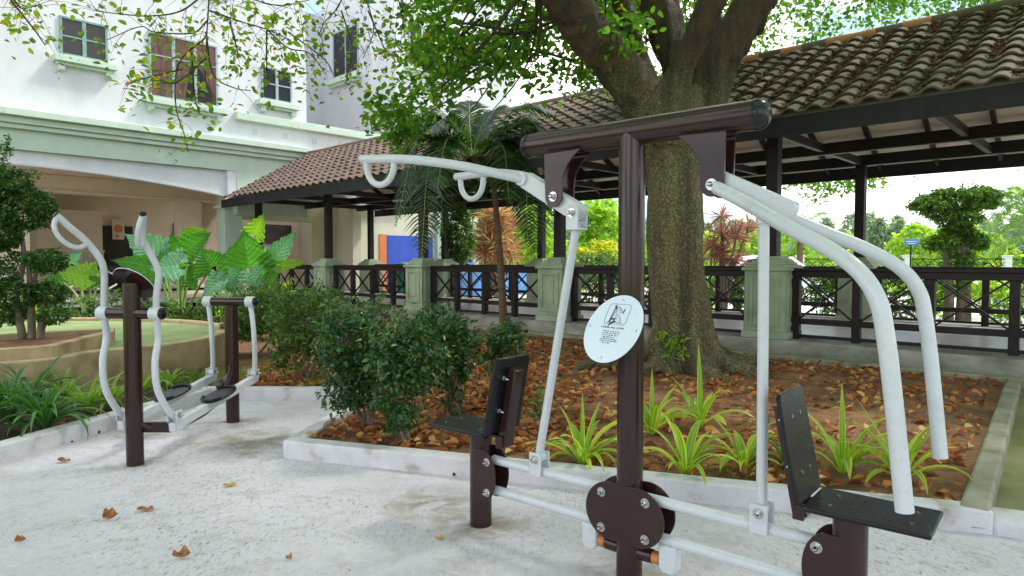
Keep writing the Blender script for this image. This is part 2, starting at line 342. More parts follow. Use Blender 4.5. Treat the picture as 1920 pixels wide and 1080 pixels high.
def barkmat():
    m, t, p, o = nmat('mottled_fig_bark')
    a = noise_n(t, 1.5, 6, .6); b = noise_n(t, 22, 6, .7, stretch=(1, 1, .35)); c = noise_n(t, 75, 3, .6, stretch=(1, 1, .6))
    base = ramp(t, a.outputs['Fac'], [(.3, (.05, .030, .022)), (.5, (.105, .062, .045)), (.7, (.16, .105, .078))]).outputs[0]
    tc = N(t, 'ShaderNodeTexCoord'); s = N(t, 'ShaderNodeSeparateXYZ'); t.links.new(tc.outputs['Object'], s.inputs[0])
    # moss on the lower trunk, breaking up with height
    hz = N(t, 'ShaderNodeMapRange'); hz.inputs[1].default_value = 2.9; hz.inputs[2].default_value = 3.7; hz.inputs[3].default_value = 1; hz.inputs[4].default_value = .08
    t.links.new(s.outputs[2], hz.inputs[0])
    ms = ramp(t, b.outputs['Fac'], [(.38, .75), (.62, .25)]).outputs[0]
    f = N(t, 'ShaderNodeMath', operation='MULTIPLY'); t.links.new(hz.outputs[0], f.inputs[0]); t.links.new(ms, f.inputs[1])
    base = mixc(t, f.outputs[0], base, (.125, .112, .034))
    c3 = noise_n(t, 62, 6, .8, stretch=(1, 1, .6)); li = ramp(t, c3.outputs['Fac'], [(.50, 0), (.57, .85)]).outputs[0]
    f2 = N(t, 'ShaderNodeMath', operation='MULTIPLY'); t.links.new(hz.outputs[0], f2.inputs[0]); t.links.new(li, f2.inputs[1])
    base = mixc(t, f2.outputs[0], base, (.36, .34, .21))
    sk = noise_n(t, 5, 6, .65, stretch=(1, 1, .10)); base = mixc(t, 1.0, base, ramp(t, sk.outputs['Fac'], [(.36, (.42, .40, .40)), (.52, (1, 1, 1)), (.68, (1.25, 1.2, 1.1))]).outputs[0], 'MULTIPLY')
    dk = ramp(t, c.outputs['Fac'], [(.30, .7), (.42, 0)]).outputs[0]; base = mixc(t, dk, base, (.025, .02, .015))
    t.links.new(base, p.inputs['Base Color']); p.inputs['Roughness'].default_value = .8
    vo = N(t, 'ShaderNodeTexVoronoi', Scale=26.0, feature='DISTANCE_TO_EDGE'); mp = N(t, 'ShaderNodeMapping'); mp.inputs['Scale'].default_value = (1, 1, .4); t.links.new(tc.outputs['Object'], mp.inputs[0]); t.links.new(mp.outputs[0], vo.inputs['Vector'])
    vr = ramp(t, vo.outputs['Distance'], [(0, 0), (.10, 1)]).outputs[0]; base = mixc(t, 1.0, base, ramp(t, vo.outputs['Distance'], [(0, (.78, .75, .72)), (.06, (1, 1, 1))]).outputs[0], 'MULTIPLY'); t.links.new(base, p.inputs['Base Color'])
    h = mixc(t, .45, b.outputs['Fac'], c.outputs['Fac']); h = mixc(t, .13, h, vr); bump(t, p, h, 1.0, .06); return m
M['bark'] = barkmat()
M['twig'] = pm('dark_twig', [(.04, .03, .022), (.09, .065, .045)], 12, .85)
M['palmtrunk'] = pm('palm_trunk', [(.08, .05, .03), (.19, .12, .07)], 14, .8, .5, 40, stretch=(.3, .3, 3))
M['stem'] = pm('green_leaf_stem', [(.14, .26, .05), (.26, .40, .09)], 6, .45)
M['greystem'] = pm('grey_brown_stem', [(.12, .085, .06), (.25, .19, .14)], 10, .8, .5, 60)
M['carwhite'] = pm('white_car_paint', [(.75, .76, .78), (.8, .8, .82)], 3, .2, coat=.6)
M['signblue'] = pm('blue_sign', [(.05, .16, .42), (.06, .19, .48)], 6, .4)
M['whitepost'] = pm('white_fence_post', [(.66, .68, .66), (.78, .78, .76)], 5, .7)
M['bin'] = pm('green_plastic_bin', [(.01, .16, .13), (.015, .22, .18)], 5, .4)

# ------------------------------------------------------------------ foliage builders (numpy)
def unit(a): return a / np.maximum(np.linalg.norm(a, axis=1, keepdims=True), 1e-6)
def leaf_arrays(C, size, aspect=.5, fold=.18, up=.35, D=None):
    """C (n,3) leaf bases, random lengths around size, a folded six-cornered blade each"""
    n = len(C)
    if D is None:
        D = rng.normal(size=(n, 3)); D[:, 2] = D[:, 2] * .6 - .25
    D = unit(D); Nn = rng.normal(size=(n, 3)); Nn[:, 2] = np.abs(Nn[:, 2]) + up * 2
    S = unit(np.cross(D, Nn)); U = np.cross(S, D)
    L = (size * rng.uniform(.65, 1.3, n))[:, None]; W = L * aspect * .5
    prof = [(0, 0, 0), (.28, .85, 1), (.66, .80, 1), (1, 0, 0), (.66, -.80, 1), (.28, -.85, 1)]
    V = np.stack([C + D * L * a + S * W * b + U * (W * fold * 2 * abs(b) - L * .12 * a * a) for a, b, c in prof], 1)
    return V.reshape(-1, 3), n
def arr_mesh(name, V, quads):
    me = bpy.data.meshes.new(name); V = np.ascontiguousarray(V, np.float32); q = np.ascontiguousarray(quads, np.int32)
    me.vertices.add(len(V)); me.vertices.foreach_set('co', V.ravel())
    me.loops.add(q.size); me.loops.foreach_set('vertex_index', q.ravel())
    me.polygons.add(len(q)); me.polygons.foreach_set('loop_start', np.arange(0, q.size, q.shape[1], dtype=np.int32))
    me.update(calc_edges=True); me.validate(); return me
def leaves_mesh(name, C, size, aspect=.5, fold=.18, up=.35, D=None):
    V, n = leaf_arrays(np.asarray(C, float), size, aspect, fold, up, D)
    b = (np.arange(n) * 6)[:, None]
    q = np.concatenate([b + np.array([[0, 5, 4, 3]]), b + np.array([[0, 3, 2, 1]])], 0)
    return arr_mesh(name, V, q)
def leaves(name, C, size, mat, parent=None, **k):
    o = k.pop('origin', None)
    return link_mesh(name, leaves_mesh(name, C, size, **k), mat, parent, o)
def blob_points(c, r, n, shell=.55):
    d = unit(rng.normal(size=(n, 3))); rad = shell + (1 - shell) * rng.random((n, 1)) ** .7
    return np.array(c) + d * rad * np.array(r)
def clumps(c, r, n, per, cr, shell=.55, squash=.7):
    """leaf clusters spread over an ellipsoid: returns leaf points and cluster centres"""
    cc = blob_points(c, r, n, shell); P = []
    for q in cc:
        s = cr * rng.uniform(.6, 1.3); P.append(q + rng.normal(size=(per, 3)) * s * np.array([.5, .5, .5 * squash]))
    return np.concatenate(P), cc
def strap_mesh(specs, name, seg=9):
    """arching strap leaves; spec = base, azimuth, length, width, rise, droop. UV.x runs across the blade"""
    V = []; Fc = []; UV = []
    for (b, az, L, wd, rise, droop) in specs:
        dx, dy = math.cos(az), math.sin(az); b = Vector(b); n0 = len(V); tw = random.uniform(-.5, .5)
        th = rise; p = b.copy()
        for i in range(seg + 1):
            s = i / seg; wr = wd * (.45 + 1.6 * s if s < .35 else 1.01 * (1 - ((s - .35) / .65) ** 2.2)) * .5
            side = Vector((-dy, dx, 0)) * math.cos(tw * s) + Vector((0, 0, 1)) * math.sin(tw * s)
            d = Vector((dx * math.cos(th), dy * math.cos(th), math.sin(th))); nrm = side.cross(d)
            for k, x in enumerate((-1, -.5, 0, .5, 1)):
                V.append(p + side * wr * x + nrm * (-abs(x) * wr * .35)); UV.append((x * .5 + .5, s))
            if i < seg:
                for k in range(4):
                    a = n0 + i * 5 + k; Fc.append((a, a + 1, a + 6, a + 5))
            p += d * (L / seg); th -= droop / seg * (.4 + 1.2 * s)
    me = bpy.data.meshes.new(name); me.from_pydata([tuple(v) for v in V], [], Fc); me.update()
    uv = me.uv_layers.new(name='UVMap'); li = [0] * len(me.loops); me.loops.foreach_get('vertex_index', li)
    uv.data.foreach_set('uv', [c for i in li for c in UV[i]])
    me.polygons.foreach_set('use_smooth', [True] * len(me.polygons)); return me
def varieg(name, mid, edge, tipc, amt):
    m, t, p, o = nmat(name)
    tc = N(t, 'ShaderNodeTexCoord'); s = N(t, 'ShaderNodeSeparateXYZ'); t.links.new(tc.outputs['UV'], s.inputs[0])
    g = N(t, 'ShaderNodeNewGeometry'); ad = N(t, 'ShaderNodeMath', operation='MULTIPLY_ADD'); ad.inputs[1].default_value = .35; t.links.new(g.outputs['Random Per Island'], ad.inputs[0]); t.links.new(s.outputs[0], ad.inputs[2])
    wv = ramp(t, ad.outputs[0], [(.12, edge), (.20, mid), (.5, mid), (.56, edge), (.62, mid), (1.0, mid), (1.12, edge)])
    yr = ramp(t, g.outputs['Random Per Island'], [(.70, 0), (.95, amt)]).outputs[0]
    c = mixc(t, yr, wv.outputs[0], edge); tp = ramp(t, s.outputs[1], [(.75, 0), (1, .8)]).outputs[0]; c = mixc(t, tp, c, tipc)
    t.links.new(c, p.inputs['Base Color']); p.inputs['Roughness'].default_value = .35
    tr = N(t, 'ShaderNodeBsdfTranslucent'); t.links.new(mixc(t, 1.0, c, (1.8, 1.9, .8), 'MULTIPLY'), tr.inputs[0])
    ms = N(t, 'ShaderNodeMixShader'); ms.inputs[0].default_value = .35
    t.links.new(p.outputs[0], ms.inputs[1]); t.links.new(tr.outputs[0], ms.inputs[2]); t.links.new(ms.outputs[0], o.inputs[0]); return m
M['strapY'] = varieg('striped_yellow_green_strap', (.20, .38, .03), (.58, .62, .08), (.50, .45, .08), .7)
M['strapG'] = varieg('deep_green_strap', (.035, .12, .025), (.10, .24, .06), (.14, .25, .05), .25)
M['strapL'] = varieg('light_green_strap', (.16, .32, .04), (.34, .46, .08), (.50, .46, .10), .5)

# ------------------------------------------------------------------ the setting: ground, beds, kerbs
def sheet(name, poly, z, mat, kind='structure', sub=None, amp=0, label=None):
    """flat polygon (world xy) at height z; with sub it becomes a grid that rolls a little"""
    me = bpy.data.meshes.new(name)
    if sub:
        xs = [p[0] for p in poly]; ys = [p[1] for p in poly]; V = []; Fc = []
        nx = int((max(xs) - min(xs)) / sub) + 1; ny = int((max(ys) - min(ys)) / sub) + 1
        bm = bmesh.new(); f = bm.faces.new([bm.verts.new((p[0], p[1], 0)) for p in poly])
        for k in range(1, nx):
            bmesh.ops.bisect_plane(bm, geom=bm.verts[:] + bm.edges[:] + bm.faces[:], plane_co=(min(xs) + k * sub, 0, 0), plane_no=(1, 0, 0))
        for k in range(1, ny):
            bmesh.ops.bisect_plane(bm, geom=bm.verts[:] + bm.edges[:] + bm.faces[:], plane_co=(0, min(ys) + k * sub, 0), plane_no=(0, 1, 0))
        for v in bm.verts:
            v.co.z = z + amp * (noise.noise(v.co * 1.3) + .5 * noise.noise(v.co * 5))
        bm.to_mesh(me); bm.free(); me.polygons.foreach_set('use_smooth', [True] * len(me.polygons))
    else:
        me.from_pydata([(p[0], p[1], z) for p in poly], [], [tuple(range(len(poly)))])
    me.update()
    if me.polygons[0].normal.z < 0: me.flip_normals()
    o = link_mesh(name, me, mat); return tag(o, label=label, kind=kind)
sheet('ground', [(-400, -60), (400, -60), (400, 900), (-400, 900)], -.06, M['lawn'])
# corner points of the concrete pad (front kerb, side kerb, back kerb), world metres
K_L0 = Vector((-4.3, 1.3, 0)); K_LB = Vector((-2.98, 6.56, 0)); K_BB = Vector((-1.40, 6.56, 0)); K_C = Vector((-1.615, 4.64, 0)); K_R = Vector((2.43, 3.31, 0))
sheet('concrete_pad', [(6, -3), (6, 3.2), (2.5, 3.33), (K_C.x, K_C.y), (K_BB.x + .05, 6.6), (K_LB.x, 6.62), (K_L0.x, K_L0.y), (-4.9, -3)], 0, M['concrete'])
def strip(name, pts, wd, h, mat, z0=-.05, side=1, bev=.012, lab=None):
    """a kerb: pts is its face at ground level, it is wd thick to the given side"""
    m = MB(); P = [Vector(p) for p in pts]; n = len(P); off = []
    for i in range(n):
        d = (P[min(i + 1, n - 1)] - P[max(i - 1, 0)]); d.z = 0; d.normalize()
        if 0 < i < n - 1:
            a = (P[i] - P[i - 1]).normalized(); b = (P[i + 1] - P[i]).normalized(); na = Vector((-a.y, a.x, 0)); nb = Vector((-b.y, b.x, 0))
            nn = (na + nb).normalized(); nn /= max(nn.dot(na), .3)
        else: nn = Vector((-d.y, d.x, 0))
        off.append(P[i] + nn * wd * side)
    vs = []
    for i in range(n):
        zt = h if not isinstance(h, (list, tuple)) else h[i]
        vs += [(P[i].x, P[i].y, z0), (P[i].x, P[i].y, zt), (off[i].x, off[i].y, zt), (off[i].x, off[i].y, z0)]
    fs = [(0, 1, 2, 3), tuple((n - 1) * 4 + k for k in (3, 2, 1, 0))]
    for i in range(n - 1):
        for k in range(4): a = i * 4 + k; b = i * 4 + (k + 1) % 4; fs.append((a, b, b + 4, a + 4))
    m.add(vs, fs); o = m.build(name, mat, None, bev, 30); return tag(o, label=lab, kind='structure')
strip('kerb', [(K_C - (K_R - K_C).normalized() * 0)[:], K_R[:]], .13, .12, M['kerb'], side=1)
strip('kerb', [(K_BB.x, K_BB.y, 0), (K_C.x, K_C.y + .002, 0)], .13, .118, M['kerb'], side=1)
strip('kerb', [(-5.4, -3, 0), K_L0[:], K_LB[:], (K_BB.x + .13, K_BB.y, 0)], .14, .12, M['kerb'], side=1)
KN = on(1915, 715, .12)
strip('mossy_kerb', [(K_R.x - .02, K_R.y + .004, 0), (KN.x, KN.y, 0), (KN.x + 1.6, KN.y + 2.0, 0)], .13, .135, M['oldkerb'], side=1, bev=.02)
strip('kerb', [(2.42, 3.315, 0), (2.62, 3.22, 0), (3.05, 3.12, 0), (4.6, 2.9, 0)], .22, .085, M['kerb'], side=1, bev=.03)
# bed between pad and walkway
a0 = F(9.29, -6); a1 = F(9.29, 19.9)
sheet('garden_soil', [(K_C.x + .05, K_C.y + .1), (K_R.x, K_R.y + .08), (KN.x, KN.y), (KN.x + 1.6, KN.y + 2), F(9.1, -1)[:2], F(9.1, 19.8)[:2], F(7.0, 19.8)[:2], (-6.2, 12.2), (-3.6, 8.0), (-3.0, 6.66), (K_BB.x, 6.66)], .085, M['soil'], sub=.25, amp=.022)
sheet('dark_bed_soil', [(-9, -3), (-5.5, -3), (K_L0.x - .05, K_L0.y + .05), (K_LB.x - .02, K_LB.y + .06), (-3.3, 7.6), (-9, 9)], .07, M['darksoil'], sub=.25, amp=.02)
sheet('mossy_paving', [(K_R.x - .10, K_R.y + .02), (KN.x - .10, KN.y + .08), (KN.x + 1.9, KN.y + 2.3), (14, 2), (14, -3), (4.6, 2.95)], .03, M['mossground'])

# raised putting area on the left with its curved walls
def wpts(l, z): return [on(px, py, z) for px, py in l]
PZ = .42
outer = smooth_path([(-9.6, 4.9, 0), (-7.2, 5.9, 0), on(0, 682, .46), on(180, 660, .46), on(330, 645, .46), on(412, 628, .46), on(428, 612, .46), on(385, 603, .46), on(300, 598, .46), on(200, 596, .46), on(80, 597, .46), on(-150, 604, .46)], 5)
outer = [Vector((p.x, p.y, 0)) for p in outer]
strip('putting_green_wall', [p[:] for p in outer], .14, .47, M['sandwall'], z0=0, side=1, bev=.015)
sheet('putting_green', [(p.x, p.y) for p in outer] , PZ, M['greenfloor'], sub=.5, amp=.006)
ip = [on(-80, 664, .56), on(100, 652, .56), on(212, 624, .56), on(216, 617, .56), on(120, 622, .56), on(0, 630, .56), on(-120, 640, .56)]
ip = [Vector((p.x, p.y, 0)) for p in ip]
strip('planter_wall', [p[:] for p in ip] + [ip[0][:]], .11, .58, M['sandwall'], z0=.3, side=1, bev=.012)
sheet('planter_soil', [(p.x, p.y) for p in ip], .52, M['soil'])
# planting ground between the putting area and the building, and far ground
sheet('back_garden_soil', [(-16, 8), (-8.5, 9.2), (-5.4, 9.8), (-4.0, 9.0), F(7.0, 19.6)[:2], F(8.9, 19.6)[:2], F(-6, 19.6)[:2]], .12, M['darksoil'])
sheet('far_paving', [F(13.6, -30)[:2], F(30, -30)[:2], F(30, 19)[:2], F(13.6, 19)[:2]], -.02, M['farpave'])
sheet('road', [(-30, 40), (300, 40), (300, 47), (-30, 47)], -.03, M['farpave'])

# ------------------------------------------------------------------ covered walkway
NA, FA = 9.29, 13.24                 # near and far post lines
PB = [3.746 + 3.834 * k for k in range(-2, 5)]
WB0, WB1 = -6.0, 19.88
ZF, ZE, ZR = .32, 3.21, 4.80
m = MB(FR); m.box(NA - .34, FA + .34, WB0, WB1, -.05, ZF)
m.build('walkway_plinth', M['plinth'], None, .012); tag(bpy.data.objects['walkway_plinth'], kind='structure')
m = MB(FR); m.box(NA + .30, FA - .30, WB0 + .02, WB1 - .02, ZF - .05, ZF + .006)
tag(m.build('walkway_floor', M['floor']), kind='structure')
m = MB(FR); m.box(NA - .52, NA - .345, WB0, WB1 - .3, -.05, .14)
tag(m.build('drain_edge', M['oldkerb'], None, .015), kind='structure')

wk = empty('covered_walkway', F(NA, 3.746, ZF), TH, 'long open covered walkway with a tiled gable roof on dark timber posts', 'walkway')
EA, EF, RA = NA - .78, FA + .78, (NA + FA) / 2
slope = math.atan2(ZR - ZE, RA - EA)
def tiles(parent):
    """every tile its own wavy shell, laid in lapping rows on both slopes"""
    pw, rows = .305, 12; L = (RA - EA) / math.cos(slope); ex = L / rows; prof = 8
    for side in (0, 1):
        V = []; Q = []; mi = []
        nb = int((WB1 - WB0) / pw)
        for j in range(nb):
            b0 = WB0 + j * pw
            far = b0 > 12.2
            if side == 1 and j % 1: continue
            for r in range(rows):
                s0 = r * ex - .02 + random.uniform(-.008, .008); s1 = s0 + ex * 1.16; lift = random.uniform(-.004, .006); jb = random.uniform(-.006, .006)
                n0 = len(V)
                for (s, zo) in ((s0, .050), (s1, .006)):
                    for k in range(prof + 1):
                        x = k / prof; z = .050 * math.sin(math.pi * min(x / .62, 1)) ** .8 if x < .62 else -.008 * math.sin(math.pi * (x - .62) / .38)
                        for th in (0, -.024):
                            a = EA + s * math.cos(slope) - (z + zo + lift + th) * math.sin(slope)
                            if side: a = EA + EF - a
                            V.append((a, b0 + jb + x * pw * 1.015, ZE + s * math.sin(slope) + (z + zo + lift + th) * math.cos(slope)))
                W2 = (prof + 1) * 2
                for k in range(prof):
                    A = n0 + k * 2; B = A + 2
                    Q.append((A, B, B + W2, A + W2)); Q.append((A, A + 1, B + 1, B))
                    mi += [1 if far else 0] * 2
        V = np.array(V); V4 = np.c_[V, np.ones(len(V))] @ np.array(FR).T
        me = arr_mesh('roof_tiles', V4[:, :3], np.array(Q)); me.polygons.foreach_set('material_index', mi)
        me.polygons.foreach_set('use_smooth', [True] * len(me.polygons)); me.set_sharp_from_angle(angle=R(50))
        link_mesh('roof_tiles', me, [M['tile'], M['tilefar']], parent)
tiles(wk)
m = MB(FR); b = WB0; i = 0; fresh = MB(FR)
while b < WB1 - .1:                                     # ridge tiles
    mm = m
    if 2.0 < b < 4.9 and i % 5 in (0, 1, 3): mm = MB(FR)
    r = .10 + random.uniform(-.004, .004)
    mm.tube([(RA, b, ZR + .02), (RA, min(b + .38, WB1), ZR + .03)], [r, r * .92], 14)
    if mm is not m: m.tube([(RA, b - .02, ZR + .015), (RA, b + .40, ZR + .02)], [r * .85, r * .8], 10)
    if mm is not m: tag(mm.build('ridge_tile', M['newtile'], wk), 'fresh orange ridge tile among the weathered ones')
    b += .36; i += 1
m.build('ridge_tiles', M['tile'], wk)
for (a, s) in ((EA, 1), (EF, -1)):
    m = MB(FR); m.box(min(a + .02 * s, a + .06 * s), max(a + .02 * s, a + .06 * s), WB0, WB1, 2.96, 3.20); m.build('fascia_board', M['fascia'], wk, .004)
# boarded ceiling that follows the slope, a little below the tiles
m = MB(FR)
for s in (0, 1):
    f = (lambda a: a) if s == 0 else (lambda a: EA + EF - a)
    vs = [(f(EA + .08), WB0 + .01, ZE - .03), (f(RA), WB0 + .01, ZR - .06), (f(RA), WB1 - .02, ZR - .06), (f(EA + .08), WB1 - .02, ZE - .03)]
    m.add(vs, [(0, 1, 2, 3)]); m.add([(v[0], v[1], v[2] + .03) for v in vs], [(0, 1, 2, 3)])
m.build('ceiling_boards', M['soffit'], wk)
def zc(a): return ZE - .03 + (min(a, EA + EF - a) - EA - .08) * math.tan(slope)
b = WB0 + .4
while b < WB1:                                          # short rafters
    for (A, B) in ((EA + .10, RA - .02), (EF - .10, RA + .02)):
        m = MB(FR); m.beam((A, b, zc(A) - .06), (B, b, zc(B) - .06), .06, .115); m.build('rafter', M['timber'], wk)
    b += .92
for a in (EA + .95, EA + 1.75, EF - .95, EF - 1.75):
    m = MB(FR); m.box(a - .03, a + .03, WB0 + .02, WB1 - .03, zc(a) - .20, zc(a) - .122); m.build('purlin', M['timber'], wk)
for a in (NA, FA):                                      # wall plates
    m = MB(FR); m.box(a - .06, a + .06, WB0 + .03, WB1 - .04, 3.11, 3.30); m.build('long_beam', M['timber'], wk, .004)
m = MB(FR); m.box(RA - .05, RA + .05, WB0 + .03, WB1 - .04, 3.08, 3.26); m.build('long_beam', M['timber'], wk, .004)
bb = [b for b in PB if b > WB0] + [(PB[i] + PB[i + 1]) / 2 for i in range(len(PB) - 1)]
for b in bb:
    m = MB(FR); m.box(NA + .062, RA - .052, b - .04, b + .04, 3.12, 3.245)
    m.build('tie_beam', M['timber'], wk, .003)
    m = MB(FR); m.box(RA + .052, FA - .062, b - .04, b + .04, 3.12, 3.245); m.build('tie_beam', M['timber'], wk, .003)
for b in PB:
    for a in (NA, FA):
        if b > WB1 - .5: continue
        m = MB(FR); m.box(a - .08, a + .08, b - .08, b + .08, 1.44, 3.108); m.build('post', M['timber'], wk, .006)
m = MB(FR); m.box(NA - .08, NA + .08, 19.0, 19.16, .33, 3.108); m.build('post', M['timber'], wk, .006)

# pedestals under the posts
def make_pillar():
    r = empty('stone_pillar', (0, 0, 0), 0, 'x', 'pillar', 'sage green pillars along the walkway'); h = .28
    m = MB(); m.box(-h - .03, h + .03, -h - .03, h + .03, 0, .10); m.build('base', M['pillar'], r, .01)
    m = MB(); m.box(-h, h, -h, h, .10, .93); m.build('shaft', M['pillar'], r, .008)
    for (dx, dy) in ((-1, 0), (1, 0), (0, -1), (0, 1)):      # framed panel on each face
        ax = Vector((-dy, dx, 0)); n = Vector((dx, dy, 0)); m = MB()
        for (u0, u1, z0, z1) in ((-.21, -.155, .17, .87), (.155, .21, .17, .87), (-.155, .155, .17, .225), (-.155, .155, .815, .87)):
            m.beam(ax * (u0 + u1) / 2 + n * (h + .008) + Vector((0, 0, z0)), ax * (u0 + u1) / 2 + n * (h + .008) + Vector((0, 0, z1)), abs(u1 - u0) if u0 * u1 > 0 else .31, .016, up=n)
        for (u0, u1, z0, z1) in ((-.09, .09, .30, .74),):
            m.beam(n * (h + .006) + Vector((0, 0, z0)), n * (h + .006) + Vector((0, 0, z1)), u1 - u0, .012, up=n)
        m.build('panel', M['pillar'], r, .004)
    m = MB(); z = .93
    for (e, t) in ((h + .035, .05), (h + .012, .03), (h - .03, .035), (h - .07, .035), (h - .115, .05)):
        m.box(-e, e, -e, e, z, z + t - .0005); z += t
    m.build('stepped_cap', M['pillar'], r, .008)
    return r
pil = make_pillar(); used = [False]
def place_pillar(a, b, lab, z=ZF + .001):
    o = pil if not used[0] else copy_tree(pil); used[0] = True
    o.location = F(a, b, z); o.rotation_euler = (0, 0, TH); o['label'] = lab; return o
nl = {1: 'sage green pillar beyond the right edge', 2: 'sage green pillar right of the big tree, nearest to the camera', 3: 'sage green pillar behind the left rod of the pull down machine', 4: 'sage green pillar behind the middle leafy bush', 5: 'sage green pillar beside the big jagged leaves, leftmost of the near row'}
fl = {1: 'far side pillar beyond the right edge', 2: 'far side pillar seen through the railing right of the nearest pillar', 3: 'far side pillar hidden behind the big trunk', 4: 'far side pillar peeping from behind the pillar at the left rod', 5: 'pale far side pillar in front of the wall with the blue panel', 6: 'far side pillar beside the green bin'}
for i, b in enumerate(PB):
    if i in nl: place_pillar(NA, b, nl[i])
    if i in fl: place_pillar(FA, b, fl[i])

# railings between the pillars
def make_rail(n, L):
    r = empty('railing', (0, 0, 0), 0, 'x', 'railing', 'dark timber railings of the walkway')
    m = MB(); m.box(-.06, .06, 0, L, .925, .965); m.box(-.045, .045, 0.001, L - .001, .84, .9248); m.build('top_rail', M['timber'], r, .006)
    m = MB(); m.box(-.035, .035, .002, L - .002, .205, .285); m.build('middle_rail', M['timber'], r, .005)
    m = MB(); m.box(-.03, .03, .003, L - .003, .025, .065); m.build('bottom_rail', M['timber'], r, .004)
    p = L / n
    for i in range(n + 1):
        y = min(max(i * p, .055), L - .055); m = MB(); m.box(-.05, .05, y - .05, y + .05, .004, .839); m.build('baluster', M['timber'], r, .005)
    for i in range(n):
        y0 = i * p + (.105 if i == 0 else .052); y1 = (i + 1) * p - (.105 if i == n - 1 else .052)
        m = MB(); m.beam((-.012, y0, .29), (-.012, y1, .835), .022, .036, up=(1, 0, 0)); m.beam((.012, y1, .29), (.012, y0, .835), .022, .036, up=(1, 0, 0))
        m.build('cross_bars', M['timber'], r)
    return r
rl = make_rail(4, 3.834 - .565); usedr = [False]
def place_rail(a, b, lab, z=ZF + .002):
    o = rl if not usedr[0] else copy_tree(rl); usedr[0] = True
    o.location = F(a, b + .2825, z); o.rotation_euler = (0, 0, TH); o['label'] = lab
nr = {1: 'dark timber railing at the right edge of the photo in front of the pale floor', 2: 'dark timber railing passing behind the big tree trunk', 3: 'dark timber railing behind the thin palm trunk', 4: 'dark timber railing above the middle bush with the green bin behind it', 5: 'dark timber railing beside the jagged leaves, nearest to the white building'}
fr_ = {1: 'far side railing seen through the near railing at the right edge', 2: 'far side railing behind the tree trunk', 3: 'far side railing between the main post and the left rod', 4: 'far side railing in front of the light blue panels', 5: 'far side railing in front of the orange and blue wall'}
for i in range(1, 6):
    place_rail(NA, PB[i], nr[i]); place_rail(FA, PB[i], fr_[i])

# ------------------------------------------------------------------ white building on the left (facade plane b = WB)
WB = 19.9
bl = empty('white_building', F(8.9, WB, 0), TH, 'white rendered building with pale green cornice, arched portico and small windows', 'building')
m = MB(FR)
m.box(-9, 11.36, WB, WB + 6.0, 5.0, 10.5)                       # upper storey block
m.box(8.75, 15.4, WB + .02, WB + .3, 3.3, 5.62)                 # low wall right of it, under the parapet
m.build('wall', M['wall'], bl)
wmat = M['wall']
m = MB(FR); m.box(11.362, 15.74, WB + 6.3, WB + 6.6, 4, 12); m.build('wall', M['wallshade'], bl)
m = MB(FR); m.box(15.75, 22.5, 21.0, 26.29, 3.2, 13); m.build('tower_wall', M['wall'], bl)
# cornice over the portico
m = MB(FR); m.box(-9, 11.3, WB - .34, WB, 4.86, 5.03); m.box(-9, 11.25, WB - .20, WB - .001, 4.70, 4.858); m.box(-9, 11.2, WB - .12, WB - .002, 4.585, 4.698)
m.build('cornice', M['minttrim'], bl, .012)
m = MB(FR); m.box(8.98, 15.35, WB - .17, WB + .1, 5.625, 5.86); m.build('parapet_band', M['minttrim'], bl, .015)
# fascia with a wide flat opening, and the white arched panel set back inside it
oL, oR, oT = -1.9, 9.03, 4.10
m = MB(FR); m.box(-9, oL, WB, WB + .35, 0, 4.998); m.box(oL, oR, WB + .001, WB + .35, oT, 4.997); m.box(oR, 11.355, WB, WB + .35, 2.8, 4.998)
m.build('fascia_wall', M['mint'], bl)
m = MB(FR); pts = []; cx, hs, rise, zs = 3.55, 5.48, .46, 3.27
for i in range(33):
    x = -1 + 2 * i / 32
    ax = abs(x); zz = rise * (1 - ax ** 1.9) if ax < .9 else rise * (1 - .9 ** 1.9) * (1 - (ax - .9) / .1)
    pts.append((cx + hs * x, zs + zz))
poly = pts + [(cx + hs, oT - .002), (cx - hs, oT - .002)]
m.prism(poly, (0, WB + .22, 0), (1, 0, 0), (0, 0, 1), (0, 1, 0), .20); m.build('arch_panel', M['wall'], bl)
m = MB(FR)
for i in range(32): m.beam((pts[i][0], WB + .10, pts[i][1] + .02), (pts[i + 1][0], WB + .10, pts[i + 1][1] + .02), .06, .045)
m.build('arch_edge', M['wallshade'], bl)
m = MB(FR); m.box(8.78, 9.34, WB + .36, WB + .9, 0, 3.4); m.box(8.70, 9.42, WB + .3, WB + .96, 3.0, 3.1); m.build('corner_column', M['mint'], bl, .01)
# inside of the portico
m = MB(FR); m.box(-9, 10.6, WB + .42, 30, 3.86, 3.95); m.build('portico_ceiling', M['ceil'], bl)
m = MB(FR); m.box(-9, 13.6, WB, 32, .2, .34); m.build('portico_floor', M['floor'], bl)
m = MB(FR); m.box(-9, 10.6, 22.6, 23.1, 3.42, 3.855); m.box(-9, 10.6, 22.55, 23.15, 3.36, 3.419); m.build('portico_beam', M['beige'], bl, .01)
for (x0, x1) in ((3.6, 4.35), (8.35, 9.05), (-.6, .1)):
    m = MB(FR); m.box(x0, x1, 22.62, 23.1, .34, 3.358); m.box(x0 - .05, x1 + .05, 22.57, 23.14, .34, .6); m.build('portico_column', M['beige'], bl, .01)
m = MB(FR); m.box(-9, 13.5, 28, 28.2, .34, 3.86); m.build('back_wall', M['beige'], bl)
m = MB(FR); m.box(5.3, 7.2, 26.5, 27.9, .34, 3.0); m.box(5.15, 7.35, 26.4, 27.95, 3.0, 3.12); m.build('partition', M['beige'], bl)
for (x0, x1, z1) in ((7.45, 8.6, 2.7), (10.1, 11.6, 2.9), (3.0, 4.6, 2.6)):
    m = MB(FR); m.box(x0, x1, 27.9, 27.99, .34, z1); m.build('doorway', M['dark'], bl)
m = MB(FR)
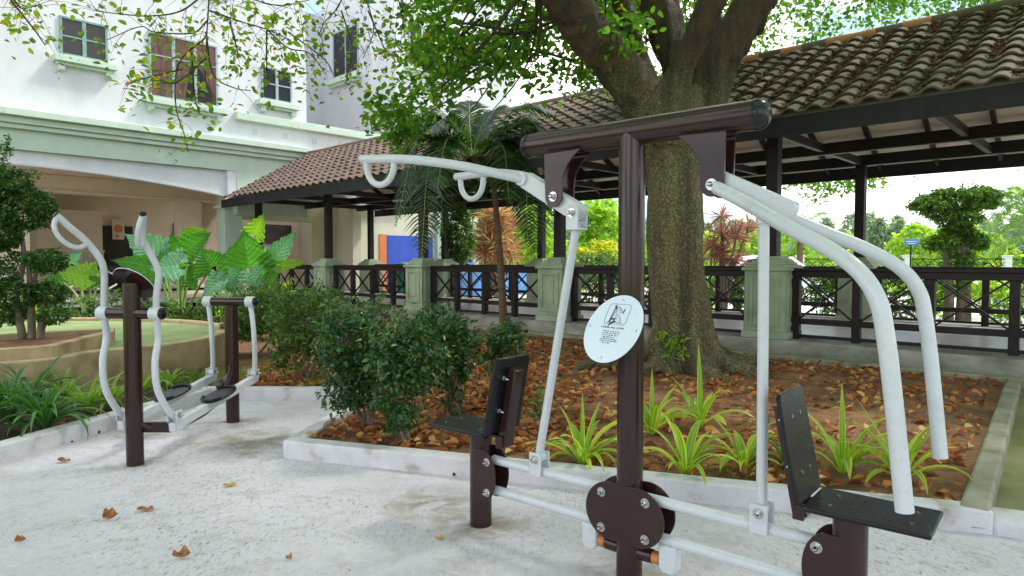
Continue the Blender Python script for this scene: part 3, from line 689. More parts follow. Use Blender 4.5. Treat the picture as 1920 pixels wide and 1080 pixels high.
for i in range(14):
    x = 5.45 + i * .13; m.box(x, x + .03, 26.3, 26.33, .5, 1.7)
m.box(5.4, 7.2, 26.29, 26.34, 1.7, 1.76); m.build('lattice_screen', M['whitepost'], bl)
# end of the walkway: cream wall with dark openings, in the same building
m = MB(FR)
m.box(9.35, 13.1, 20.9, 21.2, 2.72, 3.9); m.box(12.25, 13.1, 20.9, 21.2, .34, 2.719); m.build('wall', M['olive'], bl)
m = MB(FR); m.box(8.7, 13.09, 23.6, 23.7, .34, 3.859); m.build('back_wall', M['beige'], bl)
m = MB(FR); m.box(13.1, 13.45, 19.95, 23.7, .34, 3.9); m.build('wall', M['cream'], bl)
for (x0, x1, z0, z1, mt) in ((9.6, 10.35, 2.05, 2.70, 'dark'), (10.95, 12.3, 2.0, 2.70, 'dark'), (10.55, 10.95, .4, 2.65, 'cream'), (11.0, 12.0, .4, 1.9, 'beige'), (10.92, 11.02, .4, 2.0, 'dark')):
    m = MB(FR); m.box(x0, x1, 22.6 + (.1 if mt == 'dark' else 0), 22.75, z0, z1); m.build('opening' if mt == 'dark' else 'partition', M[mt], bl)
m = MB(FR)
for i in range(9):
    for k in range(9):
        x = 9.62 + i * .08; z = 1.0 + k * .11
        m.beam((x, 22.6, z), (x + .08, 22.6, z + .11), .02, .02); m.beam((x + .08, 22.62, z), (x, 22.62, z + .11), .02, .02)
m.build('lattice_screen', M['dark'], bl)

# windows: frame, panes, sill on brackets (local builder on a wall plane)
def window(par, a0, a1, z0, z1, b, fm, cols, transom=None, curtain=False, sill=True, sidex=.13):
    Fm = MB(FR); t = .055
    Fm.box(a0 - t, a0, b - .05, b + .02, z0, z1); Fm.box(a1, a1 + t, b - .05, b + .02, z0, z1)
    Fm.box(a0 - t, a1 + t, b - .052, b + .022, z1, z1 + t); Fm.box(a0 - t, a1 + t, b - .052, b + .022, z0 - t, z0)
    for i in range(1, cols): x = a0 + (a1 - a0) * i / cols; Fm.box(x - .045, x + .045, b - .045, b + .015, z0 + .001, z1 - .001)
    zt = z0 + (z1 - z0) * (transom or .5); Fm.box(a0, a1, b - .04, b + .01, zt - .02, zt + .02)
    fr = Fm.build('window', M[fm], par, .004)
    bm_ = MB(FR); bm_.box(a0, a1, b - .012, b - .008, z0, z1) if not curtain else None
    if not curtain: bm_.build('pane', M['glass'], fr)
    else:
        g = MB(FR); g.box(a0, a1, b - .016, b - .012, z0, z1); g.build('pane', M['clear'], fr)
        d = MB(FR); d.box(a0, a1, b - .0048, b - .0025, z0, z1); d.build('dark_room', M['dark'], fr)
        for (f0, f1, g0, g1, zz0, zz1) in ((0, .33, 0, .30, z0, zt), (.36, .60, .36, .50, z0, zt), (.70, 1, .93, 1, z0, zt), (0, 1, 0, 1, zt, z1)):
            c = MB(FR); V = []; n = 40; nz_ = 10
            for j in range(nz_ + 1):
                s = j / nz_; z = zz1 + (zz0 - zz1) * s
                k = min(s * 1.6, 1) if f0 == .70 else s
                e0 = a0 + (a1 - a0) * (f0 + (g0 - f0) * k); e1 = a0 + (a1 - a0) * (f1 + (g1 - f1) * k)
                for i in range(n + 1):
                    V.append((e0 + (e1 - e0) * i / n, b - .0075 - .003 * math.sin(i * 1.9 + j * .2), z))
            c.add(V, [(j * (n + 1) + i, j * (n + 1) + i + 1, (j + 1) * (n + 1) + i + 1, (j + 1) * (n + 1) + i) for j in range(nz_) for i in range(n)])
            c.build('curtain', M['curtain'], fr)
    if sill:
        S = MB(FR); e = .22; S.box(a0 - e, a1 + e, b - .24, b, z0 - .25, z0 - .085); S.box(a0 - e + .06, a1 + e - .06, b - .15, b - .001, z0 - .32, z0 - .251)
        for x in (a0 - .05, a1 + .05): S.box(x - .07, x + .07, b - .17, b - .002, z0 - .46, z0 - .321)
        S.build('sill', M['minttrim'], par, .012)
def fac(px, py, b=WB):                                  # a, z of a point of the facade seen at a pixel
    d = ray(px, py); u = FR.inverted().to_3x3() @ d; t = b / u.y; return u.x * t, EYE + d.z * t
def win_px(x0, y0, x1, y1, *k, b=WB, **kw):             # bottom-left corner and top-right corner of the opening
    a0, z0 = fac(x0, y0, b); a1, z1 = fac(x1, y1, b); window(bl, a0, a1, z0, z1, b, *k, **kw)
win_px(117, 99, 196, 52, 'tealframe', 2)
win_px(284, 178, 403, 90, 'greyframe', 3, transom=.66, curtain=True)
win_px(493, 183, 543, 138, 'greyframe', 2)
win_px(330, -70, 420, -130, 'greyframe', 2)
# tower windows on the face turned to the left
def win_side(a, b0, b1, z0, z1):
    q = MB(FR); q.box(a - .05, a + .02, b0, b0 + .07, z0, z1); q.box(a - .05, a + .02, b1 - .07, b1, z0, z1); q.box(a - .05, a + .02, b0, b1, z1, z1 + .07); q.box(a - .05, a + .02, b0, b1, z0 - .07, z0)
    q.box(a - .04, a + .01, (b0 + b1) / 2 - .03, (b0 + b1) / 2 + .03, z0, z1); f = q.build('window', M['greyframe'], bl)
    q = MB(FR); q.box(a - .02, a - .01, b0, b1, z0, z1); q.build('pane', M['glass'], f)
    q = MB(FR); q.box(a - .3, a, b0 - .2, b1 + .2, z0 - .35, z0 - .15); q.box(a - .18, a - .001, b0 - .1, b1 + .1, z0 - .45, z0 - .351); q.build('sill', M['minttrim'], bl)
win_side(15.75, 23.4, 25.3, 9.2, 11.0); win_side(15.75, 23.4, 25.3, 5.6, 6.55)
q = MB(FR); q.box(15.735, 15.749, 22.7, 26.28, 5, 12.9); q.build('pilaster', M['wallshade'], bl)
a0_, z0_ = fac(768, 75, 21.0)
window(bl, a0_, a0_ + 1.2, z0_ - .9, z0_ + .6, 21.0, 'greyframe', 2)
for px, py in ((478, 247), (535, 255), (590, 264), (640, 270)):
    a, z = fac(px, py); m = MB(FR); m.box(a - .085, a + .085, WB - .004, WB + .06, z - .09, z + .09); m.build('vent_hole', M['wallshade'], bl)

pic = MB(FR); pic.box(7.9, 8.3, 27.86, 27.9, 2.2, 2.95)
ptr = pic.build('picture_frame', M['cream'], bl)
pic = MB(FR); pic.cyl((8.1, 27.855, 2.6), (8.1, 27.845, 2.6), .15); pic.cyl((8.05, 27.855, 2.32), (8.05, 27.845, 2.32), .06); pic.build('painted_flower', M['orange'], ptr)

# sunlit wing with painted panels beyond the walkway
mw = empty('mural_wall', F(13.6, 20.1, 0), TH, 'sunlit cream wall with orange and blue painted panels beyond the walkway', 'wall')
m = MB(FR); m.box(13.46, 19.4, 20.1, 20.4, 0, 3.9); m.build('wall', M['cream'], mw)
m = MB(FR); m.box(16.9, 17.25, 19.9, 20.099, 0, 3.85); m.build('pilaster', M['mint'], mw, .01)
def panel(x0, y0, x1, y1, mt):
    a0, z1 = fac(x0, y0, 20.09); a1, z0 = fac(x1, y1, 20.09); m = MB(FR); m.box(a0, a1, 20.07, 20.098, z0, z1); m.build('painted_panel', M[mt], mw)
panel(711, 439, 725, 545, 'orange'); panel(725.5, 441, 811, 553, 'blue'); panel(866, 445, 888, 560, 'lblue')
wd = empty('blue_wall', F(19.5, 20.5, 0), TH, 'light blue low wall behind the red cordyline', 'wall')
m = MB(FR); m.box(17.4, 22.5, 19.2, 19.35, 0, .95); m.build('panel', M['lblue'], wd); m = MB(FR); m.box(17.35, 22.55, 19.15, 19.4, .95, 1.02); m.build('coping', M['whitepost'], wd)

# green litter bin by the far pillar
bn = empty('litter_bin', F(14.0, 18.3, 0), TH, 'green plastic litter bin behind the far railing', 'bin')
m = MB(Matrix.Translation(F(14.0, 18.3, 0))); m.tube([(0, 0, 0), (0, 0, .9), (0, 0, 1.15)], [.20, .25, .27], 16); m.build('body', M['bin'], bn)
m = MB(Matrix.Translation(F(14.0, 18.3, 0))); m.tube([(0, 0, 1.151), (0, 0, 1.2), (0, 0, 1.32), (0, 0, 1.36)], [.29, .29, .2, .06], 16); m.build('lid', M['bin'], bn)

# ------------------------------------------------------------------ exercise machine with two seats (local x along its frame, -y towards the camera)
MX0 = (0.516, 2.885, 0); MR = math.atan2(-.64, .769)
LM = Matrix.Translation(MX0) @ Matrix.Rotation(MR, 4, 'Z')
pd = empty('pull_down_machine', MX0, MR, 'dark brown and grey pull down machine with two seats and a white round sign', 'exercise machine')
def bolt(m, p, d, r=.016):
    p = Vector(p); d = Vector(d).normalized()
    m.cyl(p, p + d * .004, r * 1.35, 18); m.tube([p + d * .004, p + d * .014], r, 6); m.tube([p + d * .014, p + d * .024, p + d * .031], [r * .62, r * .60, r * .25], 12)
PR = .057
m = MB(LM); m.tube([(0, 0, -.02), (0, 0, .4), (0, 0, 1.2), (0, 0, 1.934)], PR, 40); m.build('main_post', M['brown'], pd)
m = MB(LM); m.tube([(-.545, 0, 1.934), (0, 0, 1.934), (.530, 0, 1.934)], .058, 40); m.build('top_beam', M['brown'], pd)
for s in (-1, 1):
    e_ = .545 if s < 0 else .530; m = MB(LM); m.tube([(s * e_, 0, 1.934), (s * (e_ + .008), 0, 1.934)], .0605, 36); m.build('cap_collar', M['cap'], pd); m = MB(LM); m.dome((s * (e_ + .0081), 0, 1.934), (s, 0, 0), .0595, 36, 10, .8); m.build('end_cap', M['cap'], pd)
# hanging brackets, two plates each
def arcpoly(s):
    # straight outer edge, inner edge flaring into the beam, rounded foot at the pivot
    o = []
    ox = .055
    o += [(s * ox, .20)]
    for i in range(13):
        a = math.pi * i / 12; o.append((s * .048 * math.cos(a) + 0, -.048 * math.sin(a)))
    for i in range(9):
        t = i / 8; o.append((-s * (.048 + .10 * t ** 2.6), .03 + .175 * t))
    return o
PZ_ = 1.678
for s in (-1, 1):
    for y in (-.047, .047):
        m = MB(LM); po = [(x + (0 if True else 0), z) for x, z in arcpoly(s)]
        m.prism(po, (s * .38, y, PZ_), (1, 0, 0), (0, 0, 1), (0, 1, 0), .009); m.build('bracket', M['brown'], pd, .0015)
    m = MB(LM); bolt(m, (s * .38, -.052, PZ_), (0, -1, 0), .017); m.build('bolt', M['steel'], pd)
    m = MB(LM); bolt(m, (s * .38, .052, PZ_), (0, 1, 0), .017); m.build('bolt', M['steel'], pd)
    for k in range(9):
        pass
# levers
def lever(name, p0, p1, hw, th=.062, e0=.5, e1=.5):
    p0, p1 = Vector(p0), Vector(p1); d = (p1 - p0).normalized(); up = Vector((-d.z, 0, d.x))
    if up.z < 0: up = -up
    L = (p1 - p0).length; po = [(0, -hw), (L - hw * e1, -hw)]
    for i in range(7):
        a = -math.pi / 2 + math.pi * i / 6; po.append((L - hw * e1 + hw * e1 * math.cos(a), hw * math.sin(a)))
    po.append((0, hw))
    for i in range(1, 6):
        a = math.pi / 2 + math.pi * i / 6; po.append((hw * e0 * math.cos(a), hw * math.sin(a)))
    m = MB(LM); m.prism(po, p0, d, up, (0, 1, 0), th); return m.build(name, M['grey'], pd, .006)
lever('lever', (-.575, 0, 1.772), (-.255, 0, 1.592), .040)
lever('lever', (.36, 0, 1.705), (.675, 0, 1.548), .046, e0=.2, e1=.3)
# crossing sleeve that carries the left handles, then the two handle arms with their D grips
m = MB(LM); m.cyl((-.585, -.045, 1.778), (-.585, .045, 1.778), .033, 24); m.build('sleeve', M['grey'], pd)
for s, zt in ((-1, 1.913), (1, 1.890)):
    pts = smooth_path([(-.585, s * .030, 1.776), (-.68, s * .13, 1.805), (-.82, s * .24, 1.842), (-1.08, s * .325, 1.885), (-1.40, s * .352, zt)], 6)
    m = MB(LM); m.tube(pts, .0225, 20); m.dome((-1.40, s * .35, zt), (-1, s * .35, .05), .0225, 20, 4, .35); hb = m.build('handle_arm', M['grey'], pd)
    A = Vector((-1.365, s * .350, zt - .012)); B = Vector((-1.165, s * .333, zt - .022)); g = []
    for i in range(15):
        a = math.pi * i / 14; c = (A + B) / 2; g.append(c + (A - B) / 2 * math.cos(a) + Vector((0, 0, -.125 * math.sin(a) ** .8)))
    m = MB(LM); m.tube(g, .0165, 16); m.build('grip', M['grey'], pd)
# right side: two long arms that bend down in front of the seat
for s, zz in ((-1, .655), (1, .650)):
    pts = [Vector((.40, s * .052, 1.665)), Vector((.55, s * .105, 1.585)), Vector((.71, s * .205, 1.500)), Vector((.86, s * .285, 1.425)), Vector((.965, s * .335, 1.352)), Vector((1.022, s * .355, 1.27)), Vector((1.045, s * .358, 1.17)), Vector((1.07, s * .358, .98)), Vector((1.105, s * .355, zz))]
    m = MB(LM); m.tube(smooth_path(pts, 6), .0255, 24); m.build('push_arm', M['grey'], pd)
# rods with clevis ends
for s, t0, z0, t1, z1, yy in ((-1, -.285, 1.60, -.498, .42, 0), (1, .565, 1.58, .573, .42, 0)):
    m = MB(LM); m.cyl((t0, 0, z0 - .05), (t1, 0, z1 + .03), .0205, 22); m.build('rod', M['grey'], pd)
    m = MB(LM)
    if s < 0:
        for y in (-.037, .037): m.box(t0 - .034, t0 + .034, y - .004, y + .004, z0 - .078, z0 + .028)
        m.box(t0 - .033, t0 + .033, -.0329, .0329, z0 - .078, z0 - .066)
    else:
        m.cyl((t0, 0, z0 - .06), (t0, 0, z0 - .03), .03, 20)
    m.build('clevis', M['grey'], pd, .004)
    if s < 0:
        m = MB(LM); bolt(m, (t0, -.041, z0), (0, -1, 0), .016); m.build('bolt', M['steel'], pd)
    m = MB(LM)
    for y in (-.033, .033): m.box(t1 - .036, t1 + .036, y - .004, y + .004, .345, .458)
    m.build('clevis', M['grey'], pd, .004)
    m = MB(LM); m.cyl((t1, -.0285, .43), (t1, .0285, .43), .026, 20); m.build('rod_eye', M['grey'], pd)
    m = MB(LM); bolt(m, (t1, -.037, .425), (0, -1, 0), .015); m.build('bolt', M['steel'], pd)
# parallel tubes between the plates
ZU, ZL = .362, .205
for s in (-1, 1):
    for z in (ZU, ZL):
        m = MB(LM); m.cyl((s * .085, 0, z), (s * .795, 0, z), .0235, 24); m.build('link_tube', M['grey'], pd)
def stadium(hx, hz, r, left=True, right=True):
    o = []
    for i in range(25):
        a = -math.pi / 2 + math.pi * i / 24; o.append((hx + r * math.cos(a), r * math.sin(a)))
    for i in range(25):
        a = math.pi / 2 + math.pi * i / 24; o.append((-hx + r * math.cos(a), r * math.sin(a)))
    return o
for y in (-.052, .052):
    for s in (-1, 1):
        po = [(0, -.125)] + [(s * (.058 + .130 * math.cos(-math.pi / 2 + math.pi * i / 24)), .130 * math.sin(-math.pi / 2 + math.pi * i / 24)) for i in range(25)] + [(0, .125)]
        m = MB(LM); m.prism(po, (s * .004, y, .285), (1, 0, 0), (0, 0, 1), (0, 1, 0), .009); m.build('hub_plate', M['brown'], pd, .0015)
        po = [(0, -.13)] + [(s * -(.058 + .085 * math.cos(-math.pi / 2 + math.pi * i / 24)), .135 * math.sin(-math.pi / 2 + math.pi * i / 24)) for i in range(25)] + [(0, .13)]
        m = MB(LM); m.prism(po, (s * .88, y, .285), (1, 0, 0), (0, 0, 1), (0, 1, 0), .009); m.build('side_plate', M['brown'], pd, .0015)
for s in (-1, 1):
    for x in (.108, .788):
        for z in (ZU, ZL):
            m = MB(LM); bolt(m, (s * x, -.0575, z), (0, -1, 0), .0155); m.build('bolt', M['steel'], pd)
    # rubber stop under the hub
    m = MB(LM); m.cyl((s * .04, 0, .115), (s * .115, 0, .115), .030, 20); m.build('stop_bracket', M['brown'], pd)
    m = MB(LM); m.cyl((s * .1152, 0, .115), (s * .153, 0, .115), .027, 20); m.build('rubber_stop', M['rubber'], pd, .004)
    m = MB(LM); m.prism([(-.04, -.10), (-.02, -.12), (.02, -.12), (.04, -.10), (.04, 0), (-.04, 0)], (s * .194, 0, .19), (1, 0, 0), (0, 0, 1), (0, 1, 0), .06); m.build('stop_block', M['grey'], pd, .008)
# seats
for s in (-1, 1):
    m = MB(LM); m.tube([(s * .884, 0, -.02), (s * .884, 0, .25), (s * .884, 0, .497)], .0575, 36); m.build('seat_post', M['brown'], pd)
    m = MB(LM); m.box(min(s * .72, s * 1.10), max(s * .72, s * 1.10), -.05, .05, .492, .505); m.box(min(s * .70, s * .74), max(s * .70, s * .74), -.05, .05, .44, .5045); m.build('seat_bracket', M['brown'], pd, .003)
    m = MB(LM); m.box(min(s * .755, s * 1.145), max(s * .755, s * 1.145), -.135, .135, .5055, .524); m.build('seat', M['black'], pd, .006, seg=3)
    P0 = Vector((s * .742, 0, .520)); P1 = Vector((s * .668, 0, .905)); d = (P1 - P0).normalized(); nn = Vector((d.z * s, 0, -d.x * s))
    m = MB(LM); m.prism([(-.135, 0), (.135, 0), (.135, .375), (.12, .392), (-.12, .392), (-.135, .375)], P0, (0, 1, 0), d, nn, .018); m.build('backrest', M['black'], pd, .004, seg=3)
    m = MB(LM); c0 = P0 - nn * .0345 - d * .07; c1 = P0 - nn * .0345 + d * .34; m.beam(c0, c1, .07, .05, up=nn); m.build('backrest_bracket', M['brown'], pd, .006)
    m = MB(LM)
    for (y, z) in ((-.045, .10), (.045, .10), (-.045, .30), (.045, .30)):
        p = P0 + d * z + Vector((0, y, 0)) + nn * .009; m.cyl(p, p + nn * .002, .0075, 14)
    m.build('backrest_screws', M['steel'], pd)
    m = MB(LM)
    for x in (.83, 1.08):
        for y in (-.06, .06): m.cyl((s * x, y, .5245), (s * x, y, .5265), .008, 14)
    m.build('seat_screws', M['steel'], pd)
    for z in (.12, .29):
        for y in (-.055,):
            m = MB(LM); p = P0 + d * z + Vector((0, y, 0)) - nn * .010; bolt(m, p, -nn, .011); m.build('bolt', M['steel'], pd)

# white oval sign on the main post
sgN = Vector((0.0, -1, .50)).normalized(); sgX = Vector((1, 0, 0)); sgY = sgX.cross(-sgN).normalized()
if sgY.z < 0: sgY = -sgY
SGC = Vector((-.008, -.135, 1.098))
# a disc leaning back; the plate's plane is turned so its left edge comes forward
sgX = Vector((.985, .0, .0)).normalized()
def disc(m, c, n, r, th, seg=64):
    n = n.normalized(); m.tube([c, c + n * th], r, seg)
sign_c = LM @ SGC; sn = Vector((-.757, -.57, .52)).normalized()
sx = Vector((0, 0, 1)).cross(sn).normalized(); sy = sn.cross(sx).normalized()
m = MB(); disc(m, sign_c, sn, .156, .004); sg = m.build('sign_plate', M['signw'], pd, .0012)
m = MB(); disc(m, sign_c - sn * .0032, sn, .159, .003); m.build('sign_backing', M['brown'], pd)
m = MB(); m.cyl(sign_c - sn * .003, (LM @ Vector((0, -.03, 1.07))), .035, 16); m.build('sign_mount', M['brown'], pd)
SMt = Matrix((sx, sy, sn)).transposed().to_4x4(); SMt.translation = sign_c + sn * .0046
m = MB(SMt)
for x, y in ((0, .133), (0, -.133), (-.133, 0), (.133, 0)): m.cyl((x, y, 0), (x, y, .0015), .006, 12)
m.build('sign_rivets', M['grey'], sg)
m = MB(SMt)
def rect_line(m, pts, wd, th=.0006):
    for a, b in zip(pts[:-1], pts[1:]): m.beam((a[0], a[1], .0004), (b[0], b[1], .0004), wd, th)
fx, fy0, fy1 = .062, .018, .112
rr = [(-fx + .01, fy0), (fx - .01, fy0), (fx, fy0 + .01), (fx, fy1 - .01), (fx - .01, fy1), (-fx + .01, fy1), (-fx, fy1 - .01), (-fx, fy0 + .01), (-fx + .01, fy0)]
rect_line(m, rr, .0014); m.build('sign_frame', M['ink'], sg)
m = MB(SMt)
rect_line(m, [(-.048, .026), (.044, .026)], .0022)
rect_line(m, [(-.034, .026), (-.022, .106)], .0060); rect_line(m, [(-.024, .045), (-.012, .094)], .0018); rect_line(m, [(-.029, .104), (-.014, .088)], .007)
rect_line(m, [(-.030, .042), (-.006, .042)], .0075); rect_line(m, [(-.031, .026), (-.026, .042)], .0055); rect_line(m, [(-.010, .026), (-.006, .042)], .005)
rect_line(m, [(-.006, .044), (.004, .044)], .004)
rect_line(m, [(-.014, .098), (.002, .097), (.014, .085), (.022, .075)], .0024); rect_line(m, [(.026, .070), (.033, .090)], .0062)
rect_line(m, [(-.002, .088), (-.010, .078), (-.006, .060), (-.010, .050), (.012, .052), (.020, .044), (.024, .030)], .0010)
rect_line(m, [(-.002, .088), (.006, .090), (.010, .082), (.005, .076), (.010, .070), (.018, .072)], .0010)
rect_line(m, [(.0, .066), (.006, .062), (.0, .058), (.014, .058), (.026, .046), (.030, .031), (.024, .030)], .0010)
m.build('sign_pictogram', M['ink'], sg)
def text_mesh(name, s, size, loc, mat, parent, W):
    cu = bpy.data.curves.new(name, 'FONT'); cu.body = s; cu.size = size; cu.align_x = 'CENTER'; cu.extrude = .0002; cu.space_character = 1.08
    o = bpy.data.objects.new(name + '_curve', cu); COL.objects.link(o); bpy.context.view_layer.update()
    me = bpy.data.meshes.new_from_object(o.evaluated_get(bpy.context.evaluated_depsgraph_get())); bpy.data.objects.remove(o)
    me.materials.clear(); me.name = name; me.transform(W @ Matrix.Translation(loc)); return link_mesh(name, me, mat, parent)
text_mesh('sign_title', 'LATERAL PULL DOWN', .0122, (0, -.0015, .0004), M['ink'], sg, SMt)
m = MB(SMt); rt = random.Random(5)                       # the small print is not legible in the photo: rows of tiny word-long marks
for k, (wd, off) in enumerate(((.098, .004), (.098, .002), (.094, .002), (.070, -.002), (.096, .004), (.102, .004), (.046, -.006))):
    x = -wd / 2 + off; y = -.0165 - k * .0088
    while x < wd / 2 + off:
        l = rt.uniform(.007, .019); l = min(l, wd / 2 + off - x)
        for j in range(max(int(l / .0026), 1)):
            h = rt.choice((.0032, .0032, .0046)); m.box(x + j * .0026, x + j * .0026 + .0016, y, y + h, 0, .0005)
        x += l + .0035
m.build('sign_small_print', M['ink'], sg)

# ------------------------------------------------------------------ walker on the left
WK0 = (-2.56, 4.48, 0); wd_ = Vector((.128, .99, 0)).normalized(); WR = math.atan2(-wd_.x, wd_.y)
WM = Matrix.Translation(WK0) @ Matrix.Rotation(WR, 4, 'Z')        # local y runs to the far post
wkr = empty('air_walker', WK0, WR, 'air walker with two foot plates and curved grey handles left of the bushes', 'exercise machine')
LY = 1.222
m = MB(WM); m.tube([(0, 0, -.02), (0, 0, .6), (0, 0, 1.235)], .0545, 36); m.build('post', M['brown'], wkr)
m = MB(WM); m.tube([(0, LY, -.02), (0, LY, .6), (0, LY, 1.01)], .0545, 36); m.build('post', M['brown'], wkr)
for y, z in ((0, 1.03), (LY, 1.035)):
    m = MB(WM); m.cyl((-.205, y, z), (.215, y, z), .038, 30); m.build('cross_bar', M['brown'], wkr)
    m = MB(WM); m.cyl((.2155, y, z), (.226, y, z), .040, 24); m.dome((.226, y, z), (1, 0, 0), .038, 24, 4, .35); m.build('end_cap', M['cap'], wkr)
    for x in (-.205, .178):
        m = MB(WM); m.cyl((x - .036, y, z), (x + .036, y, z), .046, 30); m.build('sleeve', M['grey'], wkr, .004)
ZB = .275
for sx_ in (-1, 1):
    x = -.205 if sx_ < 0 else .178; xe = x + .012
    pts = smooth_path([(x, -.0, .99), (x - .004, .02, .86), (x - .003, -.02, .70), (x + .012, -.02, .52), (x + .04, .05, .36), (x + .05, .10, ZB + .035)], 6)
    m = MB(WM); m.tube(pts, .0225, 20); m.build('link_arm', M['grey'], wkr)
    pts = smooth_path([(x, LY, 1.0), (x + .03, LY - .02, .85), (x + .045, LY - .03, .68), (x + .03, LY, .50), (x + .01, LY + .01, .42)], 6)
    m = MB(WM); m.tube(pts, .0205, 20); m.build('link_arm', M['grey'], wkr)
    # upper handle
    xo = -.085 if sx_ < 0 else .13
    pts = smooth_path([(x, 0, 1.07), (x + .012 - .0, -.01, 1.16), (x + .045 * (1 if sx_ > 0 else .7), -.03, 1.30), (x + .035, -.07, 1.40), (x + xo * .15, -.14, 1.52), (x + xo * .6, -.22, 1.60), (x + xo, -.29, 1.675)], 6)
    m = MB(WM); m.tube(pts, .0215, 20); m.build('handle', M['grey'], wkr)
    e = Vector(pts[-1]); d = (Vector(pts[-1]) - Vector(pts[-5])).normalized()
    m = MB(WM); m.dome(e, d, .0225, 20, 4, .5); m.build('handle_plug', M['cap'], wkr)
    A = Vector(pts[-2]); B = Vector(pts[-14]); c = (A + B) / 2; g = []; dn = Vector((0, -.55, -.85)); dn = (dn - (A - B).normalized() * dn.dot((A - B).normalized())).normalized()
    for i in range(15):
        a = math.pi * i / 14; g.append(c + (A - B) / 2 * math.cos(a) + dn * (.105 * math.sin(a) ** .8))
    m = MB(WM); m.tube(g, .0155, 16); m.build('grip', M['grey'], wkr)
    # foot beam between the links
    xb = x + .055
    p0 = Vector((xb, .06, ZB - .03)); p1 = Vector((x + .01, LY + .05, ZB + .105))
    m = MB(WM); m.beam(p0, p1, .05, .062); m.build('foot_beam', M['grey'], wkr, .005)
    for (q, zz) in ((Vector((xb - .005, .10, ZB)), ZB), (Vector((x + .01, LY + .01, ZB + .10)), ZB + .1)):
        m = MB(WM)
        for dx in (-.031, .031): m.box(q.x + dx - .004, q.x + dx + .004, q.y - .035, q.y + .035, q.z, q.z + .085)
        m.build('clevis', M['grey'], wkr, .003)
        m = MB(WM); m.cyl((q.x - .0265, q.y, q.z + .05), (q.x + .0265, q.y, q.z + .05), .025, 18); m.build('link_eye', M['grey'], wkr)
        m = MB(WM); bolt(m, (q.x + .0355, q.y, q.z + .05), (1, 0, 0), .014); m.build('bolt', M['steel'], wkr)
    # pedal: flat rounded plate with raised rims fore and aft
    c = p0.lerp(p1, .50); up = Vector((0, -(p1.z - p0.z), (p1.y - p0.y))).normalized(); dy = (p1 - p0).normalized(); pt = []
    for i in range(36):
        a = 2 * math.pi * i / 36; sgn = lambda v: (1 if v > 0 else -1)
        pt.append((.085 * sgn(math.cos(a)) * abs(math.cos(a)) ** .8, .19 * sgn(math.sin(a)) * abs(math.sin(a)) ** .75))
    o0 = c + up * .0385 + Vector((.005, 0, 0))
    m = MB(WM); m.prism(pt, o0, (1, 0, 0), dy, up, .014); ped = m.build('foot_plate', M['black'], wkr, .003)
    for rng_ in (range(3, 16), range(20, 34)):
        m = MB(WM); m.tube([o0 + Vector((1, 0, 0)) * pt[i][0] * .97 + dy * pt[i][1] * .97 + up * .014 for i in rng_], .0085, 8); m.build('rim', M['black'], ped)
# bowed strut under the foot beams, low cross piece by the near post
m = MB(WM); m.tube(smooth_path([(.03, .0, .30), (.06, .02, .26), (.11, .10, .225), (.17, .25, .215), (.17, .55, .235), (.13, .85, .31), (.06, 1.08, .44), (0, LY - .02, .50)], 6), .018, 14); m.build('bowed_strut', M['brown'], wkr)
m = MB(WM); m.beam((.03, .05, .245), (.21, .10, .240), .04, .07); m.build('stop_bar', M['brown'], wkr, .006)
m = MB(WM); m.beam((0, LY - .04, .40), (0, LY - .20, .33), .06, .05); m.build('stop_bar', M['brown'], wkr, .006)
# instruction plate, seen from behind
c = WM @ Vector((.0, -.0, 1.21)); sn = Vector((.20, .69, .69)).normalized()
c = c + sn * .03
m = MB(); disc(m, c, sn, .145, .004); m.build('sign_plate', M['signw'], wkr)
m = MB(); disc(m, c - sn * .004, sn, .142, .0035); m.build('sign_backing', M['brown'], wkr)
m = MB(); m.cyl(c - sn * .002, WM @ Vector((0, .02, 1.12)), .04, 18); m.build('sign_mount', M['brown'], wkr)

# ------------------------------------------------------------------ the big tree
def limb_obj(paths, name, mat, parent, voxel=.04, rough=.05, seg=14):
    """tubes fused into one skin by a voxel remesh, then roughened"""
    m = MB()
    for pts, rs, n in paths: m.tube(smooth_path(pts, n), lerp_list(rs, n), seg)
    me = bpy.data.meshes.new(name + '_raw'); me.from_pydata([tuple(v) for v in m.v], [], m.f)
    o = bpy.data.objects.new(name + '_raw', me); COL.objects.link(o)
    r = o.modifiers.new('r', 'REMESH'); r.mode = 'VOXEL'; r.voxel_size = voxel
    s = o.modifiers.new('s', 'SMOOTH'); s.iterations = 4; s.factor = .6
    bpy.context.view_layer.update()
    me2 = bpy.data.meshes.new_from_object(o.evaluated_get(bpy.context.evaluated_depsgraph_get())); bpy.data.objects.remove(o)
    nrm = [v.normal.copy() for v in me2.vertices]
    for v, n in zip(me2.vertices, nrm):
        c = v.co
        q9 = noise.noise(Vector((c.x * 6.5, c.y * 6.5, c.z * 1.0))); ridge = -abs(q9) * 2.6 + .7 + noise.noise(c * 11) * .45 + noise.noise(Vector((c.x * 2.4, c.y * 2.4, c.z * .8))) * 1.6 - max(0, noise.noise(c * 2.1 + Vector((5, 1, 2))) - .42) * 7
        v.co = c + n * ridge * rough
    me2.polygons.foreach_set('use_smooth', [True] * len(me2.polygons)); me2.name = name
    return link_mesh(name, me2, mat, parent)
TB = Vector((2.10, 8.0, .05))
bt = empty('fig_tree', TB, 0, 'huge old tree with mottled mossy trunk, forking limbs and wide leafy crown over the bed', 'tree')
T = lambda px, py, Y: at(px, py, Y)
